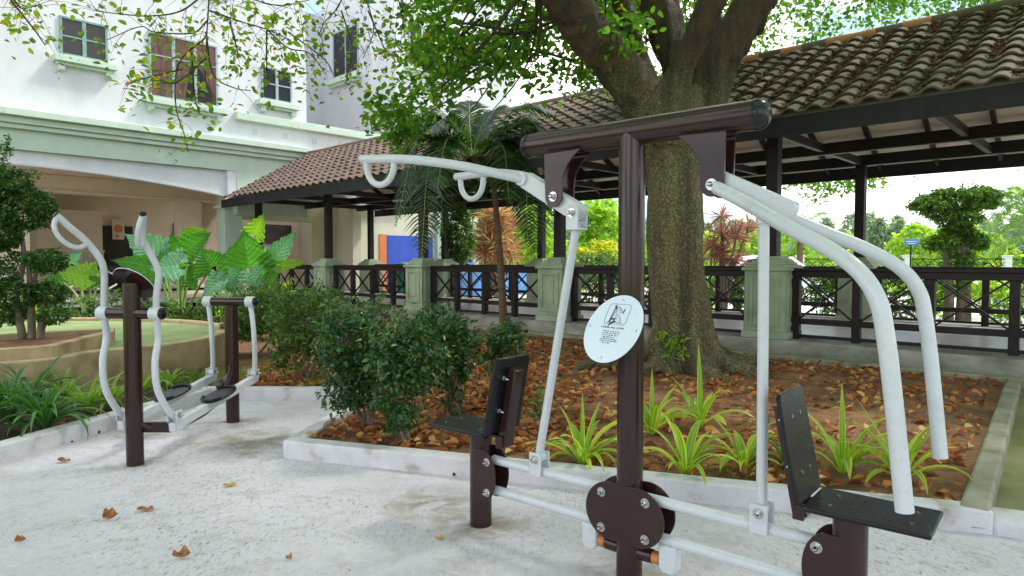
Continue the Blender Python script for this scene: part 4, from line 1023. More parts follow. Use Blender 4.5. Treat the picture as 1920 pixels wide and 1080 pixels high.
trunk_paths = [
    ([T(1283, 712, 8.0), T(1280, 640, 8.0), T(1272, 540, 8.0), T(1266, 430, 8.0), T(1264, 330, 8.0), T(1262, 250, 8.0), T(1262, 170, 8.0)], [.43, .38, .355, .335, .335, .38, .36], 5),
    # left limb
    ([T(1235, 300, 7.95), T(1205, 200, 7.85), T(1150, 115, 7.6), T(1082, 30, 7.3), T(1010, -70, 6.9), T(900, -220, 6.3), T(760, -380, 5.8)], [.20, .24, .225, .24, .21, .16, .11], 5),
    # thin upright behind it
    ([T(1215, 190, 8.2), T(1190, 110, 8.3), T(1178, 40, 8.4), T(1150, -60, 8.6), T(1120, -220, 9.0)], [.20, .15, .14, .13, .09], 5),
    # dark middle mass
    ([T(1300, 190, 8.4), T(1268, 110, 8.6), T(1245, 40, 8.8), T(1225, -60, 9.1), T(1220, -260, 9.8)], [.22, .21, .25, .23, .14], 5),
    # front limb crossing
    ([T(1250, 270, 7.75), T(1258, 190, 7.65), T(1288, 110, 7.45), T(1330, 10, 7.2), T(1380, -110, 6.8), T(1440, -300, 6.0)], [.20, .18, .145, .14, .12, .07], 5),
    # right limb
    ([T(1295, 280, 8.05), T(1325, 190, 8.05), T(1350, 110, 8.0), T(1400, 30, 7.9), T(1455, -60, 7.7), T(1560, -220, 7.2), T(1700, -400, 6.6)], [.22, .25, .225, .25, .21, .15, .10], 5),
    ([T(1320, 170, 8.3), T(1352, 90, 8.6), T(1392, 20, 9.0), T(1450, -70, 9.6), T(1560, -200, 11)], [.18, .17, .16, .14, .08], 5),
]
for (dx, dy, L, r0) in ((-1.35, -.05, 1.0, .15), (-.9, -.75, 1.0, .15), (.15, -.85, 1.0, .20), (.75, -.55, 1.0, .18), (1.05, .1, 1, .18), (-.5, .6, 1, .2), (.6, .7, 1, .2), (-.35, -.55, 1, .15)):
    b = TB + Vector((-.02, 0, 0)); trunk_paths.append(([b + Vector((dx * .22, dy * .22, .85)), b + Vector((dx * .28, dy * .28, .42)), b + Vector((dx * .48, dy * .48, .13)), b + Vector((dx * .85, dy * .85, .07)), b + Vector((dx * 1.2 - dy * .2, dy * 1.2 + dx * .2, -.06))], [.05, .10, r0 * .72, r0 * .50, .04], 4))
limb_obj(trunk_paths, 'trunk', M['bark'], bt, .036, .030, 16)

anchors = [T(1082, 30, 7.3), T(1010, -70, 6.9), T(900, -220, 6.3), T(1120, -220, 9.0), T(1220, -260, 9.8), T(1455, -60, 7.7), T(1560, -220, 7.2), T(1700, -400, 6.6), T(1560, -200, 11), T(1440, -300, 6.0), T(760, -380, 5.8), T(1150, 115, 7.6)]
def branch(m, a, c, r=.02, sag=.25, n=5):
    a = Vector(a); c = Vector(c); L = (c - a).length
    mid = a.lerp(c, .5) + Vector((random.uniform(-.12, .12) * L, random.uniform(-.12, .12) * L, sag * L * .4))
    m.tube(smooth_path([a, mid, c], n), lerp_list([r, r * .6, .004], n), 5, caps=False)
crownC = []; tw = MB()
def clump_at(px, py, Y, n, sp, store):
    c = at(px, py, Y); store.append((c, n, sp))
cl = []
rr_ = random.Random(11)
# ragged lower border of the dense part, in front of and above the walkway
def low(px):
    t = [(700, 215), (760, 265), (800, 235), (850, 205), (900, 190), (960, 195), (1010, 200), (1060, 185), (1100, 180), (1170, 150), (1330, 60), (1385, 135), (1440, 105), (1520, 95), (1600, 62), (1700, 55), (1780, 32), (1860, 12), (1930, -5)]
    for (a, b), (c, d) in zip(t[:-1], t[1:]):
        if a <= px <= c: return b + (d - b) * (px - a) / (c - a)
    return 0
for k in range(175):
    px = rr_.uniform(770, 1180); b = low(px) - (28 if 800 < px < 1010 else 0)
    py = b - 18 - rr_.random() ** 1.1 * (b + 190)
    if noise.noise(Vector((px / 85, py / 75, 3))) < -.12 and py > 10: continue
    Y = rr_.uniform(7.4, 12.0); cl.append((at(px, py, Y), 58, .20))
for k in range(8):
    px = rr_.uniform(712, 790); py = rr_.uniform(170, 250); cl.append((at(px, py, rr_.uniform(8.2, 9.5)), 60, .14))
for k in range(6):
    px = rr_.uniform(775, 860); py = rr_.uniform(-40, 190); cl.append((at(px, py, rr_.uniform(7.5, 9.5)), 55, .15))
for k in range(230):
    px = rr_.uniform(1340, 1960); b = low(px); py = b - 10 - rr_.random() ** .9 * (b + 160)
    if 1560 < px < 1640 and py > -30 and rr_.random() < .8: continue
    if noise.noise(Vector((px / 80, py / 60, 9))) < -.22 and py > 0: continue
    Y = rr_.uniform(12.2, 15.5) if px > 1380 else rr_.uniform(10, 13); cl.append((at(px, py, Y), 62, .23))
for k in range(40): # seen between the limbs
    px = rr_.uniform(1120, 1360); py = rr_.uniform(-80, 145); cl.append((at(px, py, rr_.uniform(10.5, 13)), 70, .22))
# the canopy above and behind the picture, which shades the pad
top = []
for k in range(560):
    x = rr_.uniform(-5.5, 9.5); y = rr_.uniform(-3, 12); z = rr_.uniform(5.2, 8.6) - .025 * ((x - 2) ** 2 + (y - 6) ** 2) * .6
    P = Vector((x, y, max(z, 4.2))); q = proj(P)
    if -150 < q[0] < 2070 and -60 < q[1] < 1200: continue
    if noise.noise(P * .55) < -.30: continue
    top.append((P, 46, .36))
C1 = [np.array(c) + rng.normal(size=(n, 3)) * sp * np.array([1, 1, .75]) for c, n, sp in cl]
leaves('crown', np.concatenate(C1), .112, M['leafA'], bt, aspect=.62)
C2 = [np.array(c) + rng.normal(size=(n, 3)) * sp * np.array([1, 1, .6]) for c, n, sp in top]
leaves('upper_crown', np.concatenate(C2), .24, M['leafA'], bt, aspect=.7)
for c, n, sp in cl:
    a = min(anchors, key=lambda q: (q - c).length); 
    if random.random() < .55: branch(tw, a.lerp(c, .35 if (a - c).length > 2 else 0), c, .022)
for a, b_, r in ((T(1010, -70, 6.9), T(905, 230, 8.6), .022), (T(1010, -70, 6.9), T(860, 240, 8.4), .022), (T(1100, 40, 7.5), T(1090, 170, 8.2), .02), (T(1000, -60, 7), T(990, 150, 8), .026), (T(1010, -70, 6.9), T(740, 240, 8.8), .03)):
    branch(tw, a, b_, r, -.05)
for a, b_ in zip(anchors, anchors[1:]): branch(tw, a, b_, .04, .1)
# sparse hanging sprays on the upper left, on twigs that come from a long limb above the picture
L0 = T(760, -380, 5.8)
limbs = [[L0, T(600, -260, 6.0), T(400, -170, 6.2), T(200, -150, 6.2), T(20, -160, 6.0)], [T(600, -260, 6.0), T(650, -120, 7.0), T(700, -30, 7.6)]]
for l in limbs: tw.tube(smooth_path(l, 5), lerp_list([.07 - .012 * i for i in range(len(l))], 5), 8)
SP = []
def spray(pts, Y, n, sp, leaf_n=5, r=.007):
    P = [at(x, y, Y + random.uniform(-.15, .15)) for x, y in pts]; S = smooth_path(P, 6); tw.tube(S, lerp_list([r * (1 - i / (len(P) + .5)) + .0015 for i in range(len(P))], 6), 5, caps=False)
    for k in range(n):
        i = int(random.random() ** .7 * (len(S) - 1)); c = S[i]; e = c + Vector((random.gauss(0, sp), random.gauss(0, sp), random.gauss(-sp * .3, sp)))
        tw.tube([c, c.lerp(e, .5) + Vector((0, 0, .03)), e], [.0028, .002, .001], 3, caps=False)
        for j in range(leaf_n): SP.append(np.array(e) + rng.normal(size=3) * .075)
spray([(395, -90), (393, -20), (388, 60), (386, 130), (384, 175)], 6.0, 15, .22)
spray([(393, -20), (340, 20), (280, 30), (215, 25), (175, 20)], 6.0, 22, .20)
spray([(388, 40), (360, 62), (290, 60), (262, 50), (200, 75)], 6.1, 7, .16, 3)
spray([(393, 20), (450, 40), (500, 55), (545, 75)], 6.1, 24, .24)
spray([(500, 55), (540, 90), (580, 100), (612, 140)], 6.2, 8, .10)
spray([(395, -30), (450, -10), (520, 10), (580, 0)], 6.2, 32, .28)
spray([(386, 70), (335, 120), (330, 200), (345, 250), (352, 285)], 5.8, 9, .10, 4)
spray([(340, 130), (300, 140), (260, 150), (238, 160)], 5.8, 10, .10)
spray([(386, 110), (330, 155), (300, 150)], 5.7, 12, .13)
spray([(360, 100), (365, 180), (375, 215)], 5.8, 6, .10, 4)
spray([(386, 60), (400, 140), (440, 165), (470, 170)], 6.1, 6, .08, 3)
spray([(430, 40), (445, 95), (445, 110)], 6.0, 6, .09, 4)
spray([(500, 55), (500, 120), (505, 170)], 6.2, 10, .13)
spray([(-20, -60), (20, -10), (40, 15), (70, 10)], 5.6, 22, .18)
spray([(20, 0), (60, 50), (85, 85)], 5.6, 5, .08, 3)
spray([(650, -90), (640, 0), (610, 40), (600, 60)], 7.0, 22, .24)
spray([(650, -90), (690, 10), (700, 60), (680, 110)], 7.0, 20, .22)
spray([(690, 20), (720, 90), (725, 110)], 7.0, 9, .12, 4)
spray([(640, 20), (660, 90), (650, 150), (655, 160)], 7.0, 9, .12, 4)
spray([(720, -80), (750, 10), (760, 80)], 7.2, 26, .26)
spray([(540, 60), (575, 85), (612, 115), (625, 140)], 6.6, 7, .10, 4)
leaves('hanging_leaves', np.array(SP), .064, M['leafY'], bt, aspect=.66, up=.1)
tw.build('twigs', M['twig'], bt, sm=60)

# tree behind the walkway whose low branches hang below the far eave
h = empty('far_tree', F(17.5, 1.5, 0), 0, 'leafy tree behind the walkway whose branch tips hang below the far eave', 'tree')
C = []; t2 = MB(); t2.tube(smooth_path([F(21, -3.5, 0), F(20.8, -3.2, 3), F(19.5, -1.5, 5.5), F(17.4, 2, 6.2)], 5), lerp_list([.28, .22, .15, .08], 5), 10)
for k in range(70):
    px = rr_.uniform(1450, 1660); py = 322 + rr_.random() * 42 * (1 - abs(px - 1550) / 150); q = at(px, py, 14.6 + rr_.uniform(-.6, .6)); C.append(np.array(q) + rng.normal(size=(14, 3)) * .12)
for k in range(9):
    px = rr_.uniform(1520, 1560); py = rr_.uniform(350, 378); C.append(np.array(at(px, py, 14.5)) + rng.normal(size=(8, 3)) * .08)
for k in range(160):
    q = F(17.2, 2, 6.0) + Vector((random.gauss(0, 2.2), random.gauss(0, 2.2), random.gauss(0, 1.0))); C.append(np.array(q) + rng.normal(size=(45, 3)) * .3)
for px in (1500, 1540, 1600): t2.tube(smooth_path([F(17.4, 2, 6.2), at(px + 5, 250, 15), at(px, 335, 14.6)], 5), lerp_list([.04, .02, .004], 5), 5)
leaves('crown', np.concatenate(C), .11, M['leafA'], h, aspect=.6); t2.build('trunk', M['twig'], h, sm=60)

# ------------------------------------------------------------------ shrubs in the bed
def shrub(name, base, blobs, n, size, mat, lab, group=None, cat='bush', stems=5, stemr=.014, per=14, cr=.07, smat='greystem', aspect=.52, shell=.35):
    """blobs: (dx, dy, z, rx, ry, rz) round the base point"""
    b = Vector(base); r = empty(name, b, 0, lab, cat, group)
    tot = sum(q[3] * q[4] * q[5] for q in blobs) ; P = []; st = MB(); tips = []
    for q in blobs:
        k = max(int(n * (q[3] * q[4] * q[5]) / tot / per), 3)
        c = (b.x + q[0], b.y + q[1], q[2]); p, cc = clumps(c, (q[3], q[4], q[5]), k, per, cr, shell); P.append(p); tips.append((Vector(c), cc))
    for i in range(stems):
        c, cc = tips[i % len(tips)]; a = random.random() * 6.28; e = c + Vector((random.gauss(0, .06), random.gauss(0, .06), 0))
        b0 = b + Vector((math.cos(a) * .05, math.sin(a) * .05, -.03)); mid = b0.lerp(e, .5) + Vector((random.gauss(0, .03), random.gauss(0, .03), 0))
        st.tube(smooth_path([b0, mid, e], 4), lerp_list([stemr, stemr * .75, stemr * .5], 4), 7)
        for q in cc[i::max(stems // len(tips), 1)][:14]:
            st.tube([e + Vector((0, 0, -.05)), (e + Vector(q)) / 2 + Vector((0, 0, .02)), Vector(q)], [stemr * .4, stemr * .25, .001], 4, caps=False)
    for q in blobs[:2]:
        for i in range(int(7 * q[3] / .25)):
            a = random.random() * 6.28; e0 = Vector((b.x + q[0] + q[3] * .8 * math.cos(a) * random.random(), b.y + q[1] + q[4] * .8 * math.sin(a), q[2] + q[5] * .7)); e1 = e0 + Vector((random.gauss(0, .10), random.gauss(0, .10), random.uniform(.08, .22))) * (q[5] / .3)
            st.tube([e0, e1], [.003, .001], 4, caps=False); P.append(np.array([(e0.lerp(e1, random.random()))[:] for _ in range(12)]) + rng.normal(size=(12, 3)) * .012)
    leaves('foliage', np.concatenate(P), size, M[mat], r, aspect=aspect); st.build('stems', M[smat], r, sm=60); return r
bg_ = 'dark glossy bushes in the soil bed'
b = on(690, 800, .09); shrub('bush', b, [(-.14, 0, .78, .27, .30, .28), (.06, 0, .52, .24, .26, .30), (-.16, 0, .45, .18, .2, .26), (-.20, .02, .96, .13, .12, .12)], 5600, .046, 'bush', 'dark glossy bush at the kerb corner, tallest and leftmost of the three at the front', bg_, stems=7)
b = on(757, 835, .09); shrub('bush', b, [(.02, .1, .70, .27, .28, .26), (-.04, .0, .46, .17, .19, .26), (.02, 0, .24, .07, .09, .09), (.08, .12, .86, .12, .12, .14)], 4200, .046, 'bush', 'dark bush with one curled brown leaf and a pale twisted stem, middle of three', bg_, stems=6)
b = on(850, 788, .09); shrub('bush', b, [(0, 0, .70, .23, .26, .24), (-.16, 0, .84, .22, .2, .15), (-.02, 0, .44, .15, .16, .22), (.03, 0, .22, .08, .09, .10)], 3600, .046, 'bush', 'dark bush left of the left seat back, rightmost of the three', bg_, stems=5)
b = on(938, 770, .09); shrub('bush', b, [(.06, 0, .72, .17, .20, .13), (-.06, .05, .50, .09, .12, .08), (.0, .1, .62, .12, .14, .10)], 1300, .046, 'bush', 'small sparse bush behind the left seat back', bg_, stems=3, per=9)
b = on(575, 715, .09); shrub('bush', b, [(0, 0, .75, .42, .38, .36), (-.15, .0, .45, .25, .3, .28), (.22, .1, .62, .24, .3, .35), (.1, .5, .85, .3, .3, .28)], 6000, .046, 'hedge', 'wider shrub behind the kerb corner with fallen leaves under it', bg_, stems=7)
b = on(480, 665, .09); shrub('clipped_hedge', b, [(0, 0, .62, .50, .45, .40), (.45, .3, .66, .45, .45, .38), (-.15, .3, .72, .42, .4, .34)], 7000, .046, 'hedge', 'dense dark hedge right behind the far walker post', cat='hedge', stems=6)
b = on(640, 640, .09); shrub('clipped_hedge', b, [(-.3, 0, .42, .55, .45, .32), (.5, .2, .40, .6, .45, .30)], 3000, .05, 'hedge', 'low hedge in front of the leftmost green pillar', cat='hedge', stems=5)
b = on(1268, 700, .09); shrub('seedling', b, [(-.02, 0, .35, .16, .1, .13), (-.12, 0, .48, .10, .1, .08)], 120, .075, 'lime', 'light green seedling growing against the big tree trunk', cat='plant', stems=2, stemr=.005, per=6, aspect=.42)
b = on(1070, 800, .09)
shrub('seedling', on(1012, 805, .09), [(0, 0, .26, .05, .05, .12)], 60, .05, 'hedge', 'small dark seedling beside the left seat back', cat='plant', stems=1, stemr=.004, per=6)

# strap-leaved plants
def strap_plant(px, py, n, L, wd, mat, lab, group, specials=(), z=.085, spread=1.0, par=None):
    b = on(px, py, z); r = empty('strap_plant', b, 0, lab, 'plant', group); sp = []
    n = int(n * (1.15 if mat == 'strapY' else 1.15))
    for i in range(n):
        az = 2 * math.pi * i / n + random.uniform(-.4, .4); rise = random.uniform(.75, 1.45); sp.append((b + Vector((math.cos(az) * .015, math.sin(az) * .015, 0)), az, L * (1.3 if mat == 'strapY' else 1.12) * random.uniform(.6, 1.15), wd * (1.9 if mat == 'strapY' else 1.7) * random.uniform(.6, 1.3), rise, random.uniform(1.1, 2.9) * spread * (1.1 if rise < 1.1 else .8)))
    for (az, l, w_, ri, dr) in specials: sp.append((b, az, l, w_, ri, dr))
    link_mesh('leaves', strap_mesh(sp, 'leaves'), M[mat], r); return r
sg_ = 'striped strap-leaved plants along the front kerb'
strap_plant(1092, 872, 15, .34, .026, 'strapY', 'yellow-striped strap plant between the left rod and the main post', sg_, [(1.5, .46, .03, 1.5, .12), (.9, .44, .032, 1.2, .5), (3.0, .34, .03, 1.1, 2.6), (2.2, .42, .03, 1.2, .7), (-.6, .40, .034, .9, 2.3)])
strap_plant(1222, 815, 9, .36, .028, 'strapY', 'striped strap plant just right of the main post', sg_, [(1.4, .50, .034, 1.5, .1), (.6, .46, .04, 1.15, .8), (-.2, .42, .032, 1.0, 2.0)])
strap_plant(1312, 800, 8, .34, .036, 'strapY', 'strap plant with one tall upright yellow-green leaf', sg_, [(1.9, .66, .055, 1.54, .05), (2.6, .46, .04, 1.2, .6), (.4, .4, .03, 1.2, 1.0)])
strap_plant(1285, 890, 9, .34, .026, 'strapY', 'low striped strap plant drooping over the kerb below the tall leaf', sg_, [(-1.4, .36, .034, .9, 2.9), (2.4, .44, .032, 1.1, 1.4), (.3, .52, .036, 1.05, 2.0), (1.9, .5, .03, 1.25, 1.5)])
strap_plant(1395, 880, 10, .32, .026, 'strapY', 'striped strap plant immediately left of the right rod', sg_, [(.5, .44, .034, 1.2, 1.6), (2.2, .40, .03, 1.1, .8)])
strap_plant(1478, 880, 7, .30, .024, 'strapG', 'darker strap plant just right of the right rod', sg_, [(2.4, .5, .026, 1.15, 2.0)])
strap_plant(1578, 888, 13, .36, .027, 'strapY', 'striped strap plant behind the right seat back with an upright pointed leaf', sg_, [(1.6, .56, .04, 1.55, .05), (.35, .62, .034, 1.05, 1.6), (2.7, .36, .028, 1.0, 1.7), (.1, .5, .03, .9, 2.0)])
strap_plant(1690, 905, 11, .36, .027, 'strapY', 'striped strap plant behind the front push arm', sg_, [(2.3, .56, .028, 1.15, .35), (.15, .46, .026, .85, 1.3), (.5, .52, .026, .95, 1.2), (-1.7, .40, .036, .9, 2.6), (1.5, .5, .03, 1.5, .2)])
lg_ = 'strap-leaved lilies in the left bed'
for px, py, n, L, mt, lb in ((-30, 815, 30, .48, 'strapG', 'deep green lily clump at the left edge of the photo'), (20, 790, 30, .48, 'strapG', 'deep green lily clump second from the left edge'), (84, 808, 34, .46, 'strapG', 'deep green lily clump hanging over the left kerb'), (60, 765, 24, .48, 'strapG', 'green lily clump close to the sandy wall'),
    (165, 772, 22, .36, 'strapL', 'light green lily clump left of the near walker post'), (205, 765, 22, .36, 'strapL', 'light green lily clump behind the near link arm'), (262, 742, 20, .32, 'strapL', 'light green lily clump right of the near walker post'), (120, 760, 18, .36, 'strapL', 'light green lily clump between the dark ones and the walker'), (-70, 770, 26, .5, 'strapG', 'deep green lily clump beyond the left edge'), (318, 726, 16, .26, 'strapL', 'small light green tuft behind the foot plates')):
    strap_plant(px, py, int(n * 1.3), L, .028 if mt == 'strapG' else .020, mt, lb, lg_, z=.075, spread=1.15)
# low grass patches
def grass(name, pts, n, h, lab):
    sp = []; 
    for i in range(n):
        px, py, rr = random.choice(pts); c = on(px, py, .09); b = c + Vector((random.gauss(0, rr), random.gauss(0, rr), 0)); sp.append((b, random.random() * 6.28, h * random.uniform(.5, 1.3), .006, random.uniform(.8, 1.5), random.uniform(.4, 1.6)))
    tag(link_mesh(name, strap_mesh(sp, name, 4), M['grass']), lab, kind='stuff')
grass('grass', [(300, 712, .2), (350, 708, .25), (400, 706, .2), (450, 705, .2), (500, 700, .25), (350, 725, .15), (560, 690, .3), (600, 720, .15)], 1500, .09, 'short grass growing among fallen leaves behind the far kerb')
grass('grass', [(1640, 770, .3), (1450, 880, .12), (1350, 885, .1), (1560, 870, .15)], 160, .10, 'thin grass tufts in the soil near the front kerb')

# fallen leaves on the soil: too many to count
bedpoly = [(K_C.x + .16, K_C.y + .16), (K_R.x - .1, K_R.y + .2), (KN.x - .25, KN.y), F(NA - .55, 1)[:2], F(NA - .6, 14)[:2], (-3.2, 10), (-2.9, 6.8), (K_BB.x + .1, 6.75), (K_BB.x + .15, 6.4)]
def inside(x, y, P):
    c = False; j = len(P) - 1
    for i in range(len(P)):
        if (P[i][1] > y) != (P[j][1] > y) and x < (P[j][0] - P[i][0]) * (y - P[i][1]) / (P[j][1] - P[i][1]) + P[i][0]: c = not c
        j = i
    return c
L = []; rl_ = random.Random(3)
while len(L) < 8500:
    x = rl_.uniform(-3.3, 6); y = rl_.uniform(3.3, 10.5)
    if not inside(x, y, bedpoly): continue
    dk = abs((Vector((x, y, 0)) - K_C).cross((K_R - K_C).normalized()).z)
    den = .30 + .9 * math.exp(-dk / .35) + (.55 if x < .6 else 0) + (.5 if y > 5.6 and x < 0 else 0)
    den *= .35 + 1.5 * max(0, noise.noise(Vector((x * 1.6, y * 1.6, 4))) + .45)
    if rl_.random() < den / 2.0: L.append((x, y, .105 + rl_.random() * .022 + .022 * (noise.noise(Vector((x, y, 0)) * 1.3) + .5 * noise.noise(Vector((x, y, 0)) * 5))))
L = np.array(L); D = rng.normal(size=(len(L), 3)); D[:, 2] *= .25
tag(leaves('leaf_litter', L, .078, M['dryleaf'], None, aspect=.66, fold=.30, up=.9, D=D), 'dry orange and brown leaves strewn over the soil bed', kind='stuff')
L = []
while len(L) < 500:
    x = rl_.uniform(-5, -2.9); y = rl_.uniform(2, 8.3); L.append((x, y, .10)) if x < K_LB.x - .1 + (y - 6.5) * .2 else None
L = np.array(L); D = rng.normal(size=(len(L), 3)); D[:, 2] *= .25
tag(leaves('leaf_litter', L, .05, M['dryleaf'], None, aspect=.6, fold=.3, up=.9, D=D), 'dry leaves on the dark soil of the left bed', kind='stuff')
# debris in the roof valleys
L = []; 
while len(L) < 13000:
    b_ = rl_.uniform(-5.5, 13) ; s_ = rl_.random() * 3.0; 
    if rl_.random() > (1.0 if b_ < 6 else .4) * (.5 + noise.noise(Vector((b_ * 1.2, s_ * 2, 0)))) : continue
    j = math.floor((b_ - WB0) / .305); bb_ = WB0 + (j + .80 + rl_.gauss(0, .11)) * .305; rr2 = (s_ % (3.13 / 12))
    L.append(F(EA + s_ * math.cos(slope) - .03 * math.sin(slope), bb_, ZE + s_ * math.sin(slope) + .035 + .02 * rl_.random())[:])
L = np.array(L); D = rng.normal(size=(len(L), 3)); D[:, 2] *= .4
tag(leaves('roof_debris', L, .058, M['debris'], None, aspect=.5, fold=.3, up=.7, D=D), 'dry leaves and twigs lodged between the roof tiles', kind='stuff')
# single leaves lying on the concrete
def fallen(px, py, L, ang, mat, lab, curl=.5, z=.004):
    L *= .82; c = on(px, py, z); V = []; n = 10; m_ = 6
    for i in range(n + 1):
        s = i / n; wdt = L * .30 * math.sin(math.pi * min(s ** .85, 1)) ** .7 + .0005
        for k in range(m_ + 1):
            x = k / m_ * 2 - 1; y_ = (s - .5) * L; wdt_ = wdt * (1 + .16 * math.sin(17 * s + ang * 9 + 2 * x)); z_ = abs(x) ** 1.5 * wdt * curl * (1.5 + .9 * math.sin(6 * s + ang * 5 + (2 if x > 0 else 0))) + .20 * L * curl * abs(2 * s - 1) ** 1.6 + .03 * L * math.sin(11 * s + 6 * x + ang) * abs(x) + .002
            ca, sa = math.cos(ang), math.sin(ang); xx = x * wdt_ * (1 - .35 * curl * abs(x)) ; V.append((c.x + y_ * ca - xx * sa, c.y + y_ * sa + xx * ca, z + z_))
    Fq = [(i * (m_ + 1) + k, i * (m_ + 1) + k + 1, (i + 1) * (m_ + 1) + k + 1, (i + 1) * (m_ + 1) + k) for i in range(n) for k in range(m_)]
    me = bpy.data.meshes.new('fallen_leaf'); me.from_pydata(V, [], Fq); me.update(); me.polygons.foreach_set('use_smooth', [True] * len(me.polygons))
    o = link_mesh('fallen_leaf', me, M[mat], None, c); sm_ = o.modifiers.new('s', 'SOLIDIFY'); sm_.thickness = .0012
    tag(o, lab, 'leaf', 'fallen leaves on the concrete')
fallen(207, 973, .095, .9, 'drycurl', 'curled brown leaf on the concrete left of the pale tan one', 1.1)
fallen(273, 957, .115, .05, 'drycurl', 'flat tan leaf on the concrete, widest of the left group', .35)
fallen(340, 1046, .095, .3, 'drycurl', 'dark curled leaf on the concrete near the bottom edge', 1.0)
fallen(541, 1049, .062, 2.4, 'drycurl', 'small amber leaf on the concrete near the bottom edge', .8)
fallen(120, 866, .115, -.1, 'drycurl', 'narrow brown leaf on the concrete by the left kerb', .5)
fallen(430, 911, .10, .15, 'yellowfallen', 'pale yellow leaf on the bare concrete left of the kerb corner', .3)
fallen(825, 1011, .06, .2, 'yellowfallen', 'small bright yellow leaf left of the left seat post', .5)
fallen(38, 1016, .06, .8, 'drycurl', 'small curled leaf at the bottom left of the concrete', .9)
# weep holes in the kerbs
def on_face(px, py, A, B):
    n_ = (B - A).cross(Vector((0, 0, 1))).normalized(); d = ray(px, py); o_ = Vector((0, 0, EYE)); t_ = (A - o_).dot(n_) / d.dot(n_); return o_ + d * t_, (n_ if n_.dot(d) < 0 else -n_)
for i, (px, py, A, B, lb) in enumerate(((134, 829, K_L0, K_LB, 'small round drain hole in the left kerb, nearer one'), (185, 810, K_L0, K_LB, 'small round drain hole in the left kerb, farther one'), (852, 889, K_C, K_R, 'small drain hole at the foot of the front kerb'))):
    c, n_ = on_face(px, py, A, B); m = MB(); V = []
    m.tube([c - n_ * .004, c + n_ * .005], .016, 16); o = m.build('drain_hole', M['kerb'], None, origin=c); tag(o, lb, 'drain hole')
    m = MB(); m.tube([c + n_ * .0051, c + n_ * .0062], .012, 16); PM[o.name] = Matrix.Translation(c); m.build('hole', M['dark'], o)

# ------------------------------------------------------------------ giant jagged leaves (elephant ears)
def bigleaf(P, Tp, W, nrm, name, mat, parent, jag=.22, fold=.25):
    P, Tp, nrm = Vector(P), Vector(Tp), Vector(nrm); d = Tp - P; L = d.length; d.normalize(); s_ = d.cross(nrm).normalized(); u = s_.cross(d)
    if u.dot(nrm) < 0: u = -u
    V = []; UVv = []; n, m_ = 40, 12; ph = random.random() * 6
    for i in range(n + 1):
        t = -.28 + 1.28 * i / n
        if t < 0: w_ = W * .5 * (1 - (t / -.28) ** 2.2 * .55) * (.80 + .35 * (1 + t / .28))
        else: w_ = W * .5 * 1.12 * (1 - t ** 1.5) ** .85
        notch = 0 if t > 0 else (-t / .28)
        sc = 1 + jag * abs(math.sin(t * 15 + ph)) - jag * .5
        for k in range(-m_ // 2, m_ // 2 + 1):
            x = k / (m_ / 2); ax = abs(x)
            if notch > 0: ax = max(ax, notch * .5)
            xx = math.copysign(ax, x) if x else (notch * .5 * 0)
            w1 = w_ * (sc if ax > .7 else 1); z = ax * w_ * fold - L * .16 * max(t, 0) ** 2 + .012 * math.sin(t * 30 + ax * 6) * ax
            V.append(P + d * (t * L - (ax * .12 * L if t > 0 else 0)) + s_ * (xx * w1) + u * z); UVv.append((x, t))
    w2 = m_ + 1; Fq = []
    for i in range(n):
        t = -.28 + 1.28 * (i + .5) / n
        for k in range(m_):
            if t < -.03 and k in (m_ // 2 - 1, m_ // 2): continue
            Fq.append((i * w2 + k, i * w2 + k + 1, (i + 1) * w2 + k + 1, (i + 1) * w2 + k))
    me = bpy.data.meshes.new(name); me.from_pydata([tuple(v) for v in V], [], Fq); me.update(); me.polygons.foreach_set('use_smooth', [True] * len(me.polygons))
    uv = me.uv_layers.new(name='UVMap'); li = [0] * len(me.loops); me.loops.foreach_get('vertex_index', li); uv.data.foreach_set('uv', [c for i in li for c in UVv[i]])
    return link_mesh(name, me, M[mat], parent)
